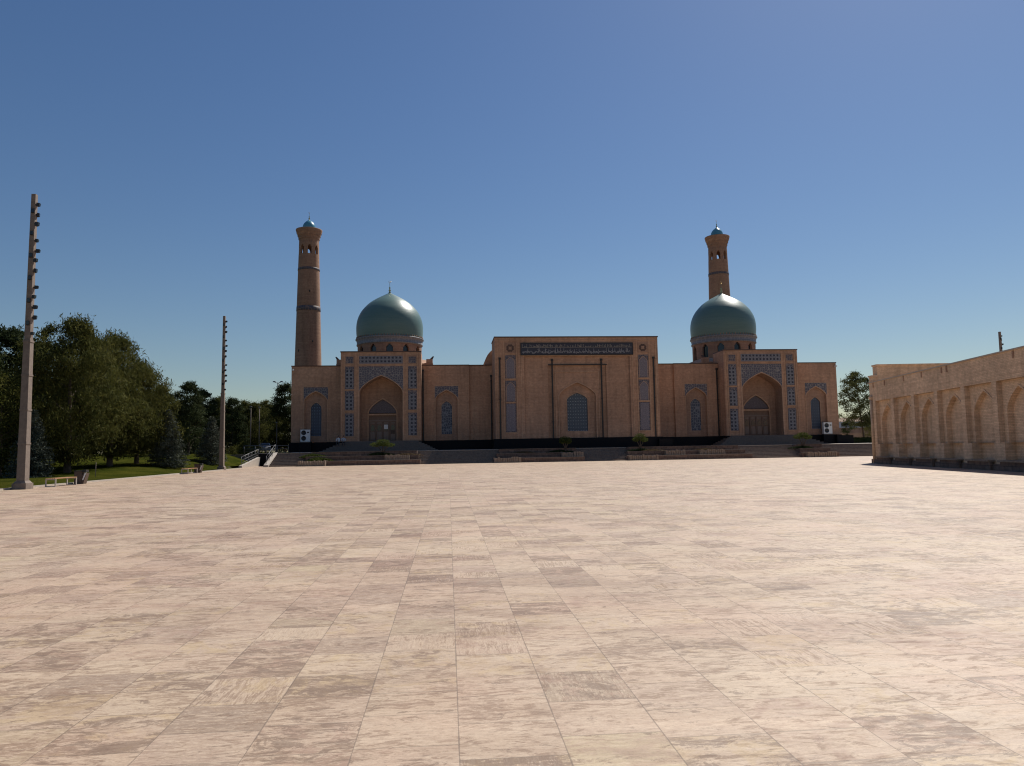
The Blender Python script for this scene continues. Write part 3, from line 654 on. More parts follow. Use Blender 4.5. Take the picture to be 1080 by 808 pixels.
def dome(cx, label):
    b = MB(); b.box(cx-6.7, cx+6.7, 4.3, 19.6, 13.0, 13.75, 0)
    b.hexa([(cx-6.6, 4.5, 13.75), (cx+6.6, 4.5, 13.75), (cx+6.6, 19.4, 13.75), (cx-6.6, 19.4, 13.75), (cx-5.4, 7.8, 14.7), (cx+5.4, 7.8, 14.7), (cx+5.4, 18.6, 14.7), (cx-5.4, 18.6, 14.7)], 0)
    for sx in (-1, 1):
        b.box(cx+sx*6.2-0.45, cx+sx*6.2+0.45, 4.28, 5.2, 13.75, 14.35, 0)
        b.hexa([(cx+sx*6.45-0.2, 4.3, 14.35), (cx+sx*6.45+0.2, 4.3, 14.35), (cx+sx*6.45+0.2, 4.7, 14.35), (cx+sx*6.45-0.2, 4.7, 14.35),
                (cx+sx*6.75-0.1, 4.4, 14.75), (cx+sx*6.75+0.1, 4.4, 14.75), (cx+sx*6.75+0.1, 4.6, 14.75), (cx+sx*6.75-0.1, 4.6, 14.75)], 1)
    mp(b, 'dome_base', [M['brick'], M['coping']])
    dr = MB(); holes = [(R(30*i-90+4), R(6.6), 14.7, 16.2, 16.95) for i in range(12)]
    holed_shell(dr, lambda z: 4.82, 14.2, 17.12, 30, 180, holes, 0.35)
    o = mp(dr, 'drum', M['brick_min'], weld=True); o.location = (cx, DY, DZ)
    w = MB(); w.lathe([(4.5, 14.2), (4.5, 17.1)], 48); mp(w, 'drum_window', M['glass'], o)
    c = MB(); c.lathe([(4.82, 17.1), (4.98, 17.16), (4.98, 17.3), (4.9, 17.36), (5.0, 17.9), (5.14, 18.0), (5.14, 18.12), (4.95, 18.2)], 72)
    for i in range(72):
        a = 2*math.pi*i/72; rr_ = 5.0; dx, dy = math.cos(a), math.sin(a)
        c.tube((rr_*dx, rr_*dy, 18.16), (rr_*dx, rr_*dy, 18.42), 0.07, 0.04, 4, 1)
    cc = mp(c, 'dome_collar', [M['collar'], M['brick_deep']]); cc.location = (cx, DY, DZ)
    prof = [(4.92, 18.15), (5.0, 18.9), (5.03, 19.5), (5.02, 20.1), (4.95, 20.7), (4.8, 21.3), (4.55, 21.9), (4.2, 22.5), (3.75, 23.05), (3.2, 23.6), (2.6, 24.05), (1.95, 24.45), (1.3, 24.8), (0.75, 25.08), (0.35, 25.28), (0.12, 25.42)]
    # refine the profile
    fine = []
    for i in range(len(prof)-1):
        p0, p1, p2, p3 = prof[max(i-1, 0)], prof[i], prof[i+1], prof[min(i+2, len(prof)-1)]
        for k_ in range(4):
            t_ = k_/4; cr_ = lambda a, b, c, d: 0.5*((2*b)+(-a+c)*t_+(2*a-5*b+4*c-d)*t_*t_+(-a+3*b-3*c+d)*t_**3)
            fine.append((cr_(p0[0], p1[0], p2[0], p3[0]), cr_(p0[1], p1[1], p2[1], p3[1])))
    fine.append(prof[-1])
    d = MB(); d.lathe(fine, 96)
    do = mp(d, 'dome', M['dome']); do.location = (cx, DY, DZ); do['label'] = label
    f = finial(25.35, 1.05); mp(f, 'finial', M['gold'], do)
dome(-26.16, 'green tiled dome over the left portal'); dome(26.16, 'green tiled dome over the right portal, a minaret behind it')
for cx, y, z in ((-38.2, YW-0.2, 12.7), (38.3, YW-0.2, 12.7)):
    q = MB(); q.box(cx-0.09, cx+0.09, y-0.35, y+0.0, z-0.1, z+0.1); q.box(cx-0.03, cx+0.03, y, y+0.2, z-0.03, z+0.03); mp(q, 'security_camera', M['white'])

# ------------------------------------------------------------------ minarets
mn_parts = None
def minaret():
    root = empty('minaret', (0, 0, ZB), THETA, '', 'minaret', 'brick minarets of the mosque')
    top = 37.85; neck = 36.1
    rad = lambda z: 2.48 - (2.48-1.58)*(z-ZB)/(neck-ZB)
    mb = MB(); zz = [ZB + (33.4-ZB)*i/40 for i in range(41)]
    mb.lathe([(rad(z), z) for z in zz], 64)
    holes = [(R(45*i - 76), R(11.0), 33.75, 34.75, 35.25) for i in range(8)]
    holed_shell(mb, rad, 33.4, 35.6, 30, 128, holes, 0.32)
    mb.lathe([(rad(33.4)-0.32, 33.4), (0.0, 33.4)], 48)
    mb.lathe([(rad(35.6), 35.6), (1.58, neck), (1.67, 36.5), (1.84, 37.05), (2.06, 37.65), (2.12, 37.85), (2.12, 37.97), (1.2, 38.0), (0.0, 38.0)], 64)
    mb.lathe([(0.0, 35.55), (rad(35.6)-0.32, 35.55), (rad(35.6), 35.6)], 48)
    # saw-tooth brick courses under the gallery
    for ring, (rz, rr_) in enumerate(((36.42, 1.61), (36.95, 1.76), (37.42, 1.92))):
        for i in range(40):
            a = 2*math.pi*(i+0.5*(ring % 2))/40
            mb.tube((rr_*math.cos(a), rr_*math.sin(a), rz-0.12), (rr_*1.02*math.cos(a), rr_*1.02*math.sin(a), rz+0.12), 0.07, 0.07, 4)
    for sz in (5.2, 9.6, 14.0, 18.4, 22.2, 26.7):   # small openings of the spiral stair
        a = R(-90 + 37*sz); r_ = rad(sz)
        mb.box(0, 0.001, 0, 0.001, sz, sz+0.001)
    o = mb.build('shaft', M['brick_min'], root, OFF)
    for bz, bh in ((31.1, 0.42), (24.4, 0.75)):
        b = MB(); b.lathe([(rad(bz)+0.0, bz), (rad(bz)+0.05, bz+0.03), (rad(bz+bh)+0.05, bz+bh-0.03), (rad(bz+bh), bz+bh)], 64)
        b.build('tile_band', M['band'], root, OFF)
    for sz, ang in ((17.8, -125), (19.3, -60), (27.5, -75)):
        a = R(ang); r_ = rad(sz)+0.01; b = MB(); b.tube((r_*math.cos(a), r_*math.sin(a), sz-0.16), (r_*math.cos(a), r_*math.sin(a), sz+0.16), 0.09, 0.09, 6); b.build('stair_slit', M['pipe'], root, OFF)
    d = MB(); d.lathe([(1.02, 38.0), (1.05, 38.25), (1.05, 38.5), (0.98, 38.8), (0.82, 39.1), (0.55, 39.4), (0.25, 39.62), (0.08, 39.72)], 32)
    do = d.build('cap_dome', M['turq'], root, OFF)
    finial(39.65, 0.75).build('finial', M['gold'], do, OFF)
    return root
M['band'] = pattern_mat('dark_band_tile', (0.05, 0.05, 0.07), (0.16, 0.11, 0.09), (0.08, 0.07, 0.08), 2.5, 3.0)
m1 = minaret(); m1['label'] = 'left brick minaret, its whole shaft clear of the domes'
m1.location = AB(-22.55, 121.5, ZB)
m2 = copy_tree(m1); m2['label'] = 'right brick minaret rising behind the right green dome'
m2.location = AB(47.3, 123.5, ZB); m2.rotation_euler = (0, 0, THETA - R(31))

# ------------------------------------------------------------------ terrace, steps, planters
BS = 86.4; A0, A1 = -20.3, 66.0; NR = 9; TR = 0.5
def at(o): o.rotation_euler = (0, 0, THETA); return o
tr = MB(); bt = BS + TR*(NR-1)
tr.hexa([(A0, bt+0.45, 0.2), (90, bt+0.45, 0.2), (90, 101.5, 0.2), (A0, 101.5, 0.2), (A0, bt+0.45, 1.50), (90, bt+0.45, 1.50), (90, 101.5, 1.60), (A0, 101.5, 1.60)])
tr.face([(A0, 101.5, 1.6), (90, 101.5, 1.6), (90, 125, 1.5), (A0, 125, 1.5)])
at(tag(tr.build('terrace_paving', M['light_stone']), kind='structure'))
M['coping_line'] = stone_mat('pale_step_edge', (0.5, 0.43, 0.35), (0.42, 0.36, 0.29), 4)
st = MB()
for i in range(NR): st.box(A0, A1, BS+TR*i, BS+TR*(i+1) - (0.05 if i == NR-1 else 0), -0.05, 0.165*(i+1) + (0.006 if i == NR-1 else 0))
st.box(A0, A1, bt-0.03, bt+0.47, 0.165*NR+0.01, 0.165*NR+0.06, 1)
at(tag(st.build('plaza_steps', [M['granite'], M['coping_line']]), kind='structure'))

def planter(a0, a1, label, front=None, tiers=3):
    cxm = (a0+a1)/2; root = empty('planter', AB(cxm, BS, 0), THETA, label, 'planter', 'tiered stone planters in the steps')
    hw = (a1-a0)/2
    for i in range(tiers):
        y0 = -0.35 + 1.5*i; z1 = 0.52*(i+1) - 0.02; z0 = -0.03; ins = 0.45*i
        b = MB(); b.box(-hw+ins, hw-ins*0.6, y0, y0+0.28, z0, z1, 0); b.box(-hw+ins, -hw+ins+0.28, y0+0.28, 4.2, z0, z1, 0); b.box(hw-ins*0.6-0.28, hw-ins*0.6, y0+0.28, 4.2, z0, z1, 0)
        b.box(-hw+ins+0.28, hw-ins*0.6-0.28, y0+0.28, 4.2, z0, z1-0.08, 1)
        b.box(-hw+ins-0.03, hw-ins*0.6+0.03, y0-0.04, y0+0.3, z1, z1+0.05, 2)
        b.build('tier', [M['brown_stone'], M['soil'], M['coping2']], root)
    rr_ = random.Random(int(a0*10))
    segs = front or [(-hw+0.1, -hw+2.8, 0)]
    for (s0, s1, lv) in segs:           # rows of upright edging stones round small beds
        yf = -0.9 + 1.5*lv; zb = 0.0 if lv == 0 else 0.5*lv
        f = MB(); x = s0
        while x < s1:
            w_ = rr_.uniform(0.16, 0.3); h = rr_.uniform(0.5, 0.68); f.taper(x+w_/2, yf+rr_.uniform(-0.04, 0.04), zb-0.02, zb+h, w_/2, 0.14, w_/2*0.8, 0.1); x += w_ + 0.03
        for side in (s0, s1):
            y = yf
            while y < yf+1.2: h = rr_.uniform(0.5, 0.65); f.taper(side, y, zb-0.02, zb+h, 0.12, 0.12, 0.1, 0.1); y += 0.28
        f.build('edging_stones', M['rubble'], root)
    return root
M['coping2'] = stone_mat('planter_coping', (0.27, 0.21, 0.17), (0.2, 0.15, 0.12), 3)
PL = [(-16.9, -3.2, 'long planter below the left portal, a spreading juniper at its left end', [(-6.75, -3.9, 0), (2.8, 5.4, 1)]),
      (5.2, 15.9, 'tiered planter left of centre with a round topiary at its right end', [(-5.2, -2.3, 0), (2.9, 5.2, 1)]),
      (21.0, 36.2, 'long planter right of centre with a small dark topiary on its left end', [(-7.4, -4.2, 0), (-2.6, -0.4, 1), (1.6, 4.4, 1)]),
      (42.4, 47.0, 'short planter at the right end of the steps with a flat topiary', [(-1.8, 1.6, 0)])]
for a0, a1, lb, fr_ in PL: planter(a0, a1, lb, fr_)

# ------------------------------------------------------------------ foliage
def leaf(mb, p, size, rnd, droop=0.0, long=1.0, m=0):
    d = Vector((rnd.gauss(0, 1), rnd.gauss(0, 1), rnd.gauss(0, 1) - droop)).normalized()
    s_ = d.cross(Vector((rnd.gauss(0, 1), rnd.gauss(0, 1), rnd.gauss(0, 1)))).normalized()
    L = size*long*rnd.uniform(0.6, 1.2); W = size*0.5*rnd.uniform(0.6, 1.2)
    a = p - d*L*0.5; b = p + d*L*0.5
    n = len(mb.v); mb.v.extend([tuple(a), tuple(p + s_*W*0.5), tuple(b), tuple(p - s_*W*0.5)])
    mb.f.append([n, n+1, n+2, n+3]); mb.mi.append(m); mb.uv.append([(0, 0)]*4); mb.sm.append(False)
def limbs(mb, H, r, rnd, n, zlo, zhi, reach, lean=(0, 0)):
    pts = [Vector((0, 0, -0.2))]
    for i in range(1, 7):
        t_ = i/6; pts.append(Vector((lean[0]*t_ + rnd.uniform(-1, 1)*0.12*r*4*t_, lean[1]*t_ + rnd.uniform(-1, 1)*0.12*r*4*t_, H*0.9*t_)))
    for i in range(6): mb.tube(pts[i], pts[i+1], r*(1.15 if i == 0 else 1-i/6.5), r*(1-(i+1)/6.8), 9, cap=False)
    for k_ in range(n):
        z = H*(zlo + (zhi-zlo)*(k_+rnd.random()*0.7)/n); t_ = z/(H*0.9); i = min(5, int(t_*6)); base = pts[i].lerp(pts[i+1], min(1, t_*6-i))
        a = rnd.uniform(0, 2*math.pi); rc = reach(z/H)*rnd.uniform(0.6, 0.9); mid = base + Vector((math.cos(a)*rc*0.5, math.sin(a)*rc*0.5, rc*0.25)); tip = base + Vector((math.cos(a)*rc, math.sin(a)*rc, rc*rnd.uniform(0.25, 0.6)))
        mb.tube(base, mid, r*0.32*(1.1-t_), r*0.2*(1.1-t_), 6, cap=False); mb.tube(mid, tip, r*0.2*(1.1-t_), 0.012, 5, cap=False)
def make_tree(name, H, Rd, seed, leafm, nclump=150, per=75, size=0.22, zlo=0.22, trunk=0.2, prof=None, long=1.6, droop=0.2, crad=0.85, spread=1.0, lean=(0, 0), flat=0.6):
    rnd = random.Random(seed)
    prof = prof or (lambda h: math.sin(math.pi*min(1, max(0, (h-zlo)/(1-zlo)))**0.75)**0.55)
    root = bpy.data.objects.new(name, None); col.objects.link(root)
    tb = MB(); limbs(tb, H, trunk, rnd, 14, zlo, 0.85, lambda h: Rd*prof(h), lean); tb.build('trunk', M['bark'], root, weld=False)
    cb_ = MB()
    for c in range(nclump):
        h = zlo + (1-zlo)*rnd.random()**0.9
        a = rnd.uniform(0, 2*math.pi); lobes = 1 + 0.22*math.sin(3*a+seed) + 0.16*math.sin(5*a+2.3*seed+h*7)
        rad_ = Rd*prof(h)*lobes*(rnd.random()**0.42)*0.95
        ctr = Vector((math.cos(a)*rad_ + lean[0]*h, math.sin(a)*rad_ + lean[1]*h, H*h + rnd.uniform(-0.2, 0.2)))
        cr_ = crad*rnd.uniform(0.55, 1.2)*(0.55 + 0.45*prof(h))
        for k_ in range(int(per*rnd.uniform(0.6, 1.3))):
            v_ = Vector((rnd.gauss(0, 0.5), rnd.gauss(0, 0.5), rnd.gauss(0, 0.5)*flat))
            leaf(cb_, ctr + v_*cr_, size, rnd, droop, long)
    cb_.build('crown', leafm, root, weld=False)
    return root
def spruce(name, H, Rd, seed, leafm):
    rnd = random.Random(seed); root = bpy.data.objects.new(name, None); col.objects.link(root)
    tb = MB(); tb.tube((0, 0, -0.2), (0, 0, H*0.95), 0.12, 0.02, 8); tb.build('trunk', M['bark'], root, weld=False)
    c = MB(); z = 0.15
    while z < H:
        rr_ = Rd*(1-z/H)**0.75 + 0.06; n = max(5, int(13*(rr_/Rd))+3)
        for i in range(n):
            a = rnd.uniform(0, 2*math.pi); L = rr_*rnd.uniform(0.8, 1.12)
            for k_ in range(int(60*L/Rd)+14):
                t_ = rnd.random()**0.6; sp_ = 0.16*L*(1.2-t_)+0.07
                p_ = Vector((math.cos(a)*L*t_, math.sin(a)*L*t_, z - 0.22*L*t_ + 0.12*L*t_*t_)) + Vector((rnd.gauss(0, sp_), rnd.gauss(0, sp_), rnd.gauss(0, 0.06)))
                leaf(c, p_, 0.13, rnd, 0.0, 1.7)
        z += 0.17 + 0.1*(1-z/H)
    c.build('crown', leafm, root, weld=False); return root
def ray_pt(px, Y):                # point on the ground plan seen at picture column px, Y metres ahead
    return Vector(((px-540)/780*Y/cp + 0.0, Y, 0))
def ground_z(pt):
    a = pt.x*CT + pt.y*ST; b = -pt.x*ST + pt.y*CT
    if a < -21.5: return lawn_h(a, b)
    return 1.5 if b > BS+4 else 0
def place(src, px, Y, sc, rz, label, cat, group=None, first=False, szs=None, z=None):
    o = src if first else copy_tree(src)
    q_ = ray_pt(px, Y); o.location = (q_.x, q_.y, ground_z(q_) if z is None else z); o.scale = (sc, sc, sc*(szs or 1)); o.rotation_euler = (0, 0, rz)
    return tag(o, label, cat, group)
pineA = make_tree('pine_tree', 11.4, 4.3, 11, M['pine_leaf'], 240, 130, 0.17, 0.10, 0.24, droop=1.1, long=2.4, crad=1.0, flat=0.9)
pineB = make_tree('pine_tree', 9.0, 3.3, 23, M['pine_leaf'], 150, 115, 0.17, 0.10, 0.2, droop=0.6, long=2.2, crad=0.85, flat=0.8)
dark = make_tree('pine_tree', 9.0, 2.8, 5, M['dark_leaf'], 200, 90, 0.2, 0.02, 0.18, prof=lambda h: (1-h)**0.55*0.95+0.12, droop=0.1, crad=0.8)
yel = make_tree('leafy_tree', 7.0, 2.9, 31, M['yellow_leaf'], 170, 80, 0.17, 0.10, 0.14, long=1.2, crad=0.85)
spr = spruce('blue_spruce', 4.8, 1.65, 9, M['spruce_leaf'])
G1 = 'trees of the park left of the plaza'
place(pineA, 74, 56, 1.0, 0.4, 'large round pine behind the nearer bench, tallest tree of the park', 'tree', G1, True)
place(pineA, 118, 63, 0.97, 2.1, 'tall pine between the two benches, just right of the largest one', 'tree', G1)
place(pineB, 146, 66, 0.98, 1.0, 'pine whose crown slopes down to the blue spruce right of the big pines', 'tree', G1, True)
place(pineA, 42, 64, 0.93, 4.0, 'pine right behind the nearest floodlight pole', 'tree', G1)
place(pineB, 96, 78, 1.1, 3.0, 'pine half hidden behind the two largest pines', 'tree', G1)
place(dark, 8, 62, 1.28, 0.0, 'dark pointed conifer at the left edge, its top above the yellow-green tree', 'tree', G1, True)
place(yel, 3, 52, 1.0, 1.2, 'yellow-green leafy tree left of the nearest floodlight pole', 'tree', G1, True)
place(dark, -34, 58, 1.25, 2.0, 'dark conifer cut by the left edge of the picture', 'tree', G1)
place(dark, 200, 82, 0.88, 0.3, 'dark conifer between the blue spruces', 'tree', G1)
place(pineB, 168, 84, 0.85, 5.0, 'pine behind the first blue spruce', 'tree', G1)
place(spr, 179, 66, 1.05, 0.0, 'blue spruce at the lawn edge right of the big pines', 'tree', G1, True)
place(spr, 224, 76, 1.0, 1.5, 'blue spruce right behind the farther bin', 'tree', G1)
place(spr, 36, 51, 0.95, 2.5, 'blue spruce behind the nearest floodlight pole', 'tree', G1)
G2 = 'row of trees at the far left beyond the park'
rowt = [(190, 128, 1.0, 'd'), (214, 104, 0.98, 'd'), (232, 112, 0.92, 'p'), (246, 104, 0.85, 'd'), (258, 118, 0.9, 'p'), (268, 108, 0.8, 'p'), (281, 122, 0.93, 'p'), (292, 116, 0.85, 'p'), (301, 128, 1.3, 'd')]
for px, Y, s_, lb in ((205, 135, 1.0, 'hazy conifer top behind the left side of the second floodlight pole'), (223, 140, 1.05, 'hazy conifer top just left of the second floodlight pole'), (241, 138, 1.0, 'hazy conifer top just right of the second floodlight pole'), (252, 142, 0.98, 'hazy pine top left of the slim lamp posts'), (263, 136, 0.9, 'hazy pine top above the left slim lamp post'), (274, 140, 0.98, 'hazy pine top above the middle slim lamp post'), (286, 138, 1.0, 'hazy pine top left of the double-armed street lamp')):
    place(pineB if px > 245 else dark, px, Y, s_*0.95, px*0.53, lb.replace('hazy ', 'distant '), 'tree', G2)
names = ['far conifer in the gap left of the second dark conifer', 'far dark conifer just left of the second floodlight pole', 'far pine directly behind the second floodlight pole', 'far dark conifer just right of the second floodlight pole', 'far pine left of the two slim lamp posts', 'far low pine between the two slim lamp posts', 'far pine above the white car', 'far pine just right of the white car', 'far dark tree against the left end of the mosque']
for (px, Y, s_, kd), lb in zip(rowt, names):
    place({'d': dark, 'p': pineB}[kd], px, Y, s_, px*0.37, lb, 'tree', G2)
G3 = 'trees closing the park behind the big pines'
for px, Y, s_, lb in ((10, 108, 0.75, 'low dark conifer far behind the yellow-green tree'), (40, 112, 0.75, 'low dark conifer far behind the nearest pole'), (70, 116, 0.8, 'low dark conifer far behind the largest pine trunk'), (99, 114, 0.75, 'low dark conifer far behind the thin sapling'), (125, 118, 0.8, 'low dark conifer far behind the second pine trunk'), (147, 115, 0.75, 'low dark conifer far left of the first blue spruce'), (166, 120, 0.8, 'low dark conifer far behind the first blue spruce'), (206, 118, 0.8, 'low dark conifer far behind the farther bench'), (224, 122, 0.85, 'low dark conifer far behind the second blue spruce')):
    place(dark, px, Y, s_, px*0.9, lb, 'tree', G3)
for i, (px, Y, s_, kd) in enumerate([(-10, 90, 1.0, 'p'), (24, 96, 1.05, 'd'), (56, 92, 1.0, 'p'), (84, 104, 1.1, 'd'), (114, 98, 1.0, 'p'), (136, 108, 1.0, 'd'), (154, 100, 0.95, 'p'), (176, 108, 0.95, 'd')]):
    lb = ['leftmost tree of the back row behind the park', 'dark back-row tree behind the nearest floodlight pole', 'back-row pine left of the largest pine trunk', 'dark back-row tree right of the largest pine trunk', 'back-row pine behind the middle of the big pines', 'dark back-row tree left of the second pine trunk', 'back-row pine left of the first blue spruce', 'dark back-row tree above the first blue spruce'][i]
    place({'d': dark, 'p': pineB}[kd], px, Y, s_, px*0.71, lb, 'tree', G3)
# low shrubs
shr = make_tree('shrub', 1.2, 1.0, 77, M['yellow_leaf'], 40, 60, 0.12, 0.1, 0.04, crad=0.4, long=1.2)
place(shr, 258, 97, 1.2, 0.3, 'yellow-green rounded shrub left of the slim lamp posts', 'shrub', 'low shrubs behind the lawn', True)
place(shr, 268, 99, 0.9, 1.3, 'small shrub right at the foot of the slim lamp posts', 'shrub', 'low shrubs behind the lawn')
place(shr, 246, 98, 0.7, 2.3, 'small dry shrub just right of the second floodlight pole', 'shrub', 'low shrubs behind the lawn')

# right side tree and background
rt_ = make_tree('leafy_tree', 10.6, 3.3, 52, M['green_leaf'], 170, 85, 0.24, 0.24, 0.17, long=1.2, crad=0.8, lean=(-0.9, 0))
place(rt_, 908, 112, 1.0, 0.0, 'loose leafy tree between the mosque and the arcaded wall', 'tree', None, True)
sm_t = make_tree('small_tree', 3.6, 0.9, 53, M['dark_leaf'], 30, 60, 0.15, 0.45, 0.06, crad=0.5)
place(sm_t, 890.5, 120, 1.0, 0.0, 'small dark tree close to the right end of the mosque', 'tree', None, True)
o = copy_tree(yel); q_ = ray_pt(917, 125); o.location = (q_.x, q_.y, 1.4); o.scale = (0.6, 0.6, 0.6); tag(o, 'low yellow-green tree showing beside the corner of the arcaded wall', 'tree')
hb = MB(); rnd = random.Random(4)
for i in range(9000): leaf(hb, Vector((rnd.uniform(-8, 8), rnd.uniform(-0.5, 0.5), rnd.uniform(0, 0.95))), 0.14, rnd)
hb.box(-7.9, 7.9, -0.4, 0.4, 0.0, 0.85)
hg = hb.build('hedge', M['dark_leaf'], weld=False); hg.location = AB(62.5, 105, 1.55); hg.rotation_euler = (0, 0, THETA); tag(hg, 'low dark hedge right of the mosque below the leafy tree', 'hedge')
for (b0, z1, lb) in ((126, 3.2, 'lower tan clay wall behind the leafy tree'), (140, 4.5, 'higher tan clay wall farther behind the leafy tree')):
    w = MB(); w.box(-16, 26, -0.3, 0.3, 0, z1-1.4); w.box(-16, 26, -0.36, 0.36, z1-1.4, z1-1.25)
    for i in range(15): w.box(-16+i*2.9, -15.6+i*2.9, -0.4, -0.3, 0, z1-1.5)
    wo2 = w.build('clay_wall', M['adobe']); wo2.location = AB(72, b0, 1.4); wo2.rotation_euler = (0, 0, THETA); tag(wo2, lb, 'wall', 'clay walls right of the mosque')
hb = empty('house', AB(165, 290, 1.42), THETA, 'pale distant house seen under the leafy tree', 'house')
w = MB(); w.box(-6, 14, 0, 9, 0, 9.0); w.build('wall', M['plaster'], hb)
w = MB(); w.hexa([(-6.4, -0.4, 9.0), (14.4, -0.4, 9.0), (14.4, 9.4, 9.0), (-6.4, 9.4, 9.0), (-4, 3.5, 10.8), (12, 3.5, 10.8), (12, 5.5, 10.8), (-4, 5.5, 10.8)]); w.build('roof', M['adobe'], hb)
for i in range(6):
    for j in range(2): w = MB(); w.box(-5+i*3.2, -3.6+i*3.2, -0.06, -0.003, 4.6+j*2.4-2.4*(j==0), 6.0+j*2.4-2.4*(j==0)); w.build('window', M['glass'], hb)

# topiaries and plants in the planters
def topiary(name, pads, seed, trunk_h):
    rnd = random.Random(seed); root = bpy.data.objects.new(name, None); col.objects.link(root)
    t = MB(); 
    for (x, y, z, rx, rz_) in pads:
        t.tube((0, 0, -0.3), (x*0.3, y*0.3, min(z, trunk_h)*0.6), 0.08, 0.06, 7, cap=False); t.tube((x*0.3, y*0.3, min(z, trunk_h)*0.6), (x, y, z), 0.06, 0.03, 6, cap=False)
    t.build('trunk', M['bark'], root, weld=False)
    c = MB()
    for (x, y, z, rx, rz_) in pads:
        for i in range(int(900*rx)):
            v_ = Vector((rnd.gauss(0, 1), rnd.gauss(0, 1), rnd.gauss(0, 1))).normalized()*rnd.random()**0.3
            leaf(c, Vector((x+v_.x*rx, y+v_.y*rx, z+v_.z*rz_)), 0.1, rnd, 0, 1.6)
    c.build('crown', M['topiary_leaf'], root, weld=False); return root
GT = 'small clipped trees in the planters'
def put(o, a, b, z, label, cat, group=None, rz=0):
    o.location = AB(a, b, z); o.rotation_euler = (0, 0, THETA+rz); return tag(o, label, cat, group)
put(topiary('topiary_tree', [(-0.8, 0, 1.25, 0.75, 0.28), (0.8, 0.1, 1.2, 0.7, 0.26), (0, 0, 1.6, 0.8, 0.3), (0.1, -0.3, 1.25, 0.6, 0.22)], 1, 1.1), -7.75, 89.0, 1.1, 'flat cloud-pruned topiary tree in front of the left portal door', 'tree', GT)
put(topiary('topiary_tree', [(0, 0, 1.5, 0.78, 0.42), (-0.35, 0, 1.25, 0.45, 0.3), (0.35, 0, 1.25, 0.45, 0.3)], 2, 1.0), 14.05, 88.6, 1.1, 'round yellow-green topiary tree in front of the central window', 'tree', GT)
put(topiary('topiary_tree', [(0, 0, 1.7, 0.7, 0.4), (-0.5, 0, 1.35, 0.5, 0.3), (0.5, 0.1, 1.3, 0.55, 0.3)], 3, 1.0), 23.3, 88.8, 1.15, 'darker topiary tree below the right drainpipe of the central block', 'tree', GT)
put(topiary('topiary_tree', [(-0.6, 0, 1.35, 0.6, 0.3), (0.6, 0, 1.3, 0.6, 0.28), (0, 0, 1.6, 0.7, 0.3)], 4, 1.0), 43.9, 88.8, 1.15, 'wide dark topiary tree left of the right air conditioner', 'tree', GT)
def spread(name, w, d, h, m, seed, n=2600):
    rnd = random.Random(seed); c = MB()
    for i in range(n):
        a = rnd.uniform(0, 2*math.pi); r_ = rnd.random()**0.6; k_ = 1+0.3*math.sin(3*a+seed)
        leaf(c, Vector((math.cos(a)*w*r_*k_, math.sin(a)*d*r_*k_, h*(1-r_**2)*rnd.uniform(0.3, 1)+0.03)), 0.12, rnd, 0, 1.7)
    for i in range(9): a = i*0.7; c.tube((0, 0, 0), (math.cos(a)*w*0.8, math.sin(a)*d*0.8, h*0.35), 0.03, 0.01, 5)
    return c.build(name, m, weld=False)
GJ = 'spreading junipers at the left end of the planters'
put(spread('juniper', 1.5, 0.6, 0.45, M['topiary_leaf'], 1), -15.0, 87.2, 0.5, 'lower spreading juniper at the left end of the long planter', 'shrub', GJ)
put(spread('juniper', 1.5, 0.6, 0.4, M['topiary_leaf'], 2), -15.9, 88.7, 0.95, 'upper spreading juniper at the left end of the long planter', 'shrub', GJ)
for (a, b, z, lb) in ((-8.2, 90.1, 1.45, 'low dark shrub under the cloud-pruned topiary'), (23.4, 89.9, 1.4, 'low dark shrub under the darker topiary tree'), (43.8, 89.9, 1.4, 'low dark shrub under the wide dark topiary'), (13.4, 89.9, 1.4, 'low dark shrub under the round topiary')):
    put(spread('shrub', 1.5, 0.5, 0.3, M['dark_leaf'], int(abs(a)), 1500), a, b-1.2, z-0.35, lb, 'shrub', 'dark shrubs under the topiary trees')
for (a, b, z, lb) in ((-4.9, 88.0, 0.98, 'dry plants in the right end of the planter below the left portal'), (24.6, 88.1, 0.98, 'dry plants beside the darker topiary tree'), (31.0, 88.1, 0.98, 'dry plants in the right half of the planter right of centre'), (9.0, 88.1, 0.98, 'dry plants in the middle of the planter left of centre')):
    put(spread('dry_plant', 1.6, 0.4, 0.28, M['dry_leaf'], int(abs(a))+3, 900), a, b, z, lb, 'plant', 'dry plants in the planters')

# ------------------------------------------------------------------ left passage, retaining wall, railings
w = MB(); w.hexa([(-0.18, -7.2, -0.03), (0.18, -7.2, -0.03), (0.18, 0.6, -0.03), (-0.18, 0.6, -0.03), (-0.18, -7.2, 0.22), (0.18, -7.2, 0.22), (0.18, 0.6, 1.1), (-0.18, 0.6, 1.1)])
o = w.build('passage_wall', M['light_stone']); o.location = AB(-22.75, 91, 0); o.rotation_euler = (0, 0, THETA); tag(o, 'low sloping pale wall left of the passage beside the lawn', 'wall')
w = MB(); w.hexa([(-0.25, 0, -0.03), (0.25, 0, -0.03), (0.25, 4.6, -0.03), (-0.25, 4.6, -0.03), (-0.25, 0, 0.22), (0.25, 0, 0.22), (0.25, 4.6, 1.62), (-0.25, 4.6, 1.62)])
o = w.build('stair_wall', M['light_stone']); o.location = AB(-20.56, 86.1, 0); o.rotation_euler = (0, 0, THETA); tag(o, 'pale sloping side wall at the left end of the wide steps', 'wall')
w = MB(); w.box(-1.95, 1.5, 0, 0.3, -0.03, 1.5, 0); w.box(-2.0, 1.5, -0.04, 0.34, 1.5, 1.58, 1)
o = w.build('retaining_wall', [M['black'], M['light_stone']]); o.location = AB(-20.95, 92.0, 0); o.rotation_euler = (0, 0, THETA); tag(o, 'dark retaining wall closing the passage below the railing', 'wall')
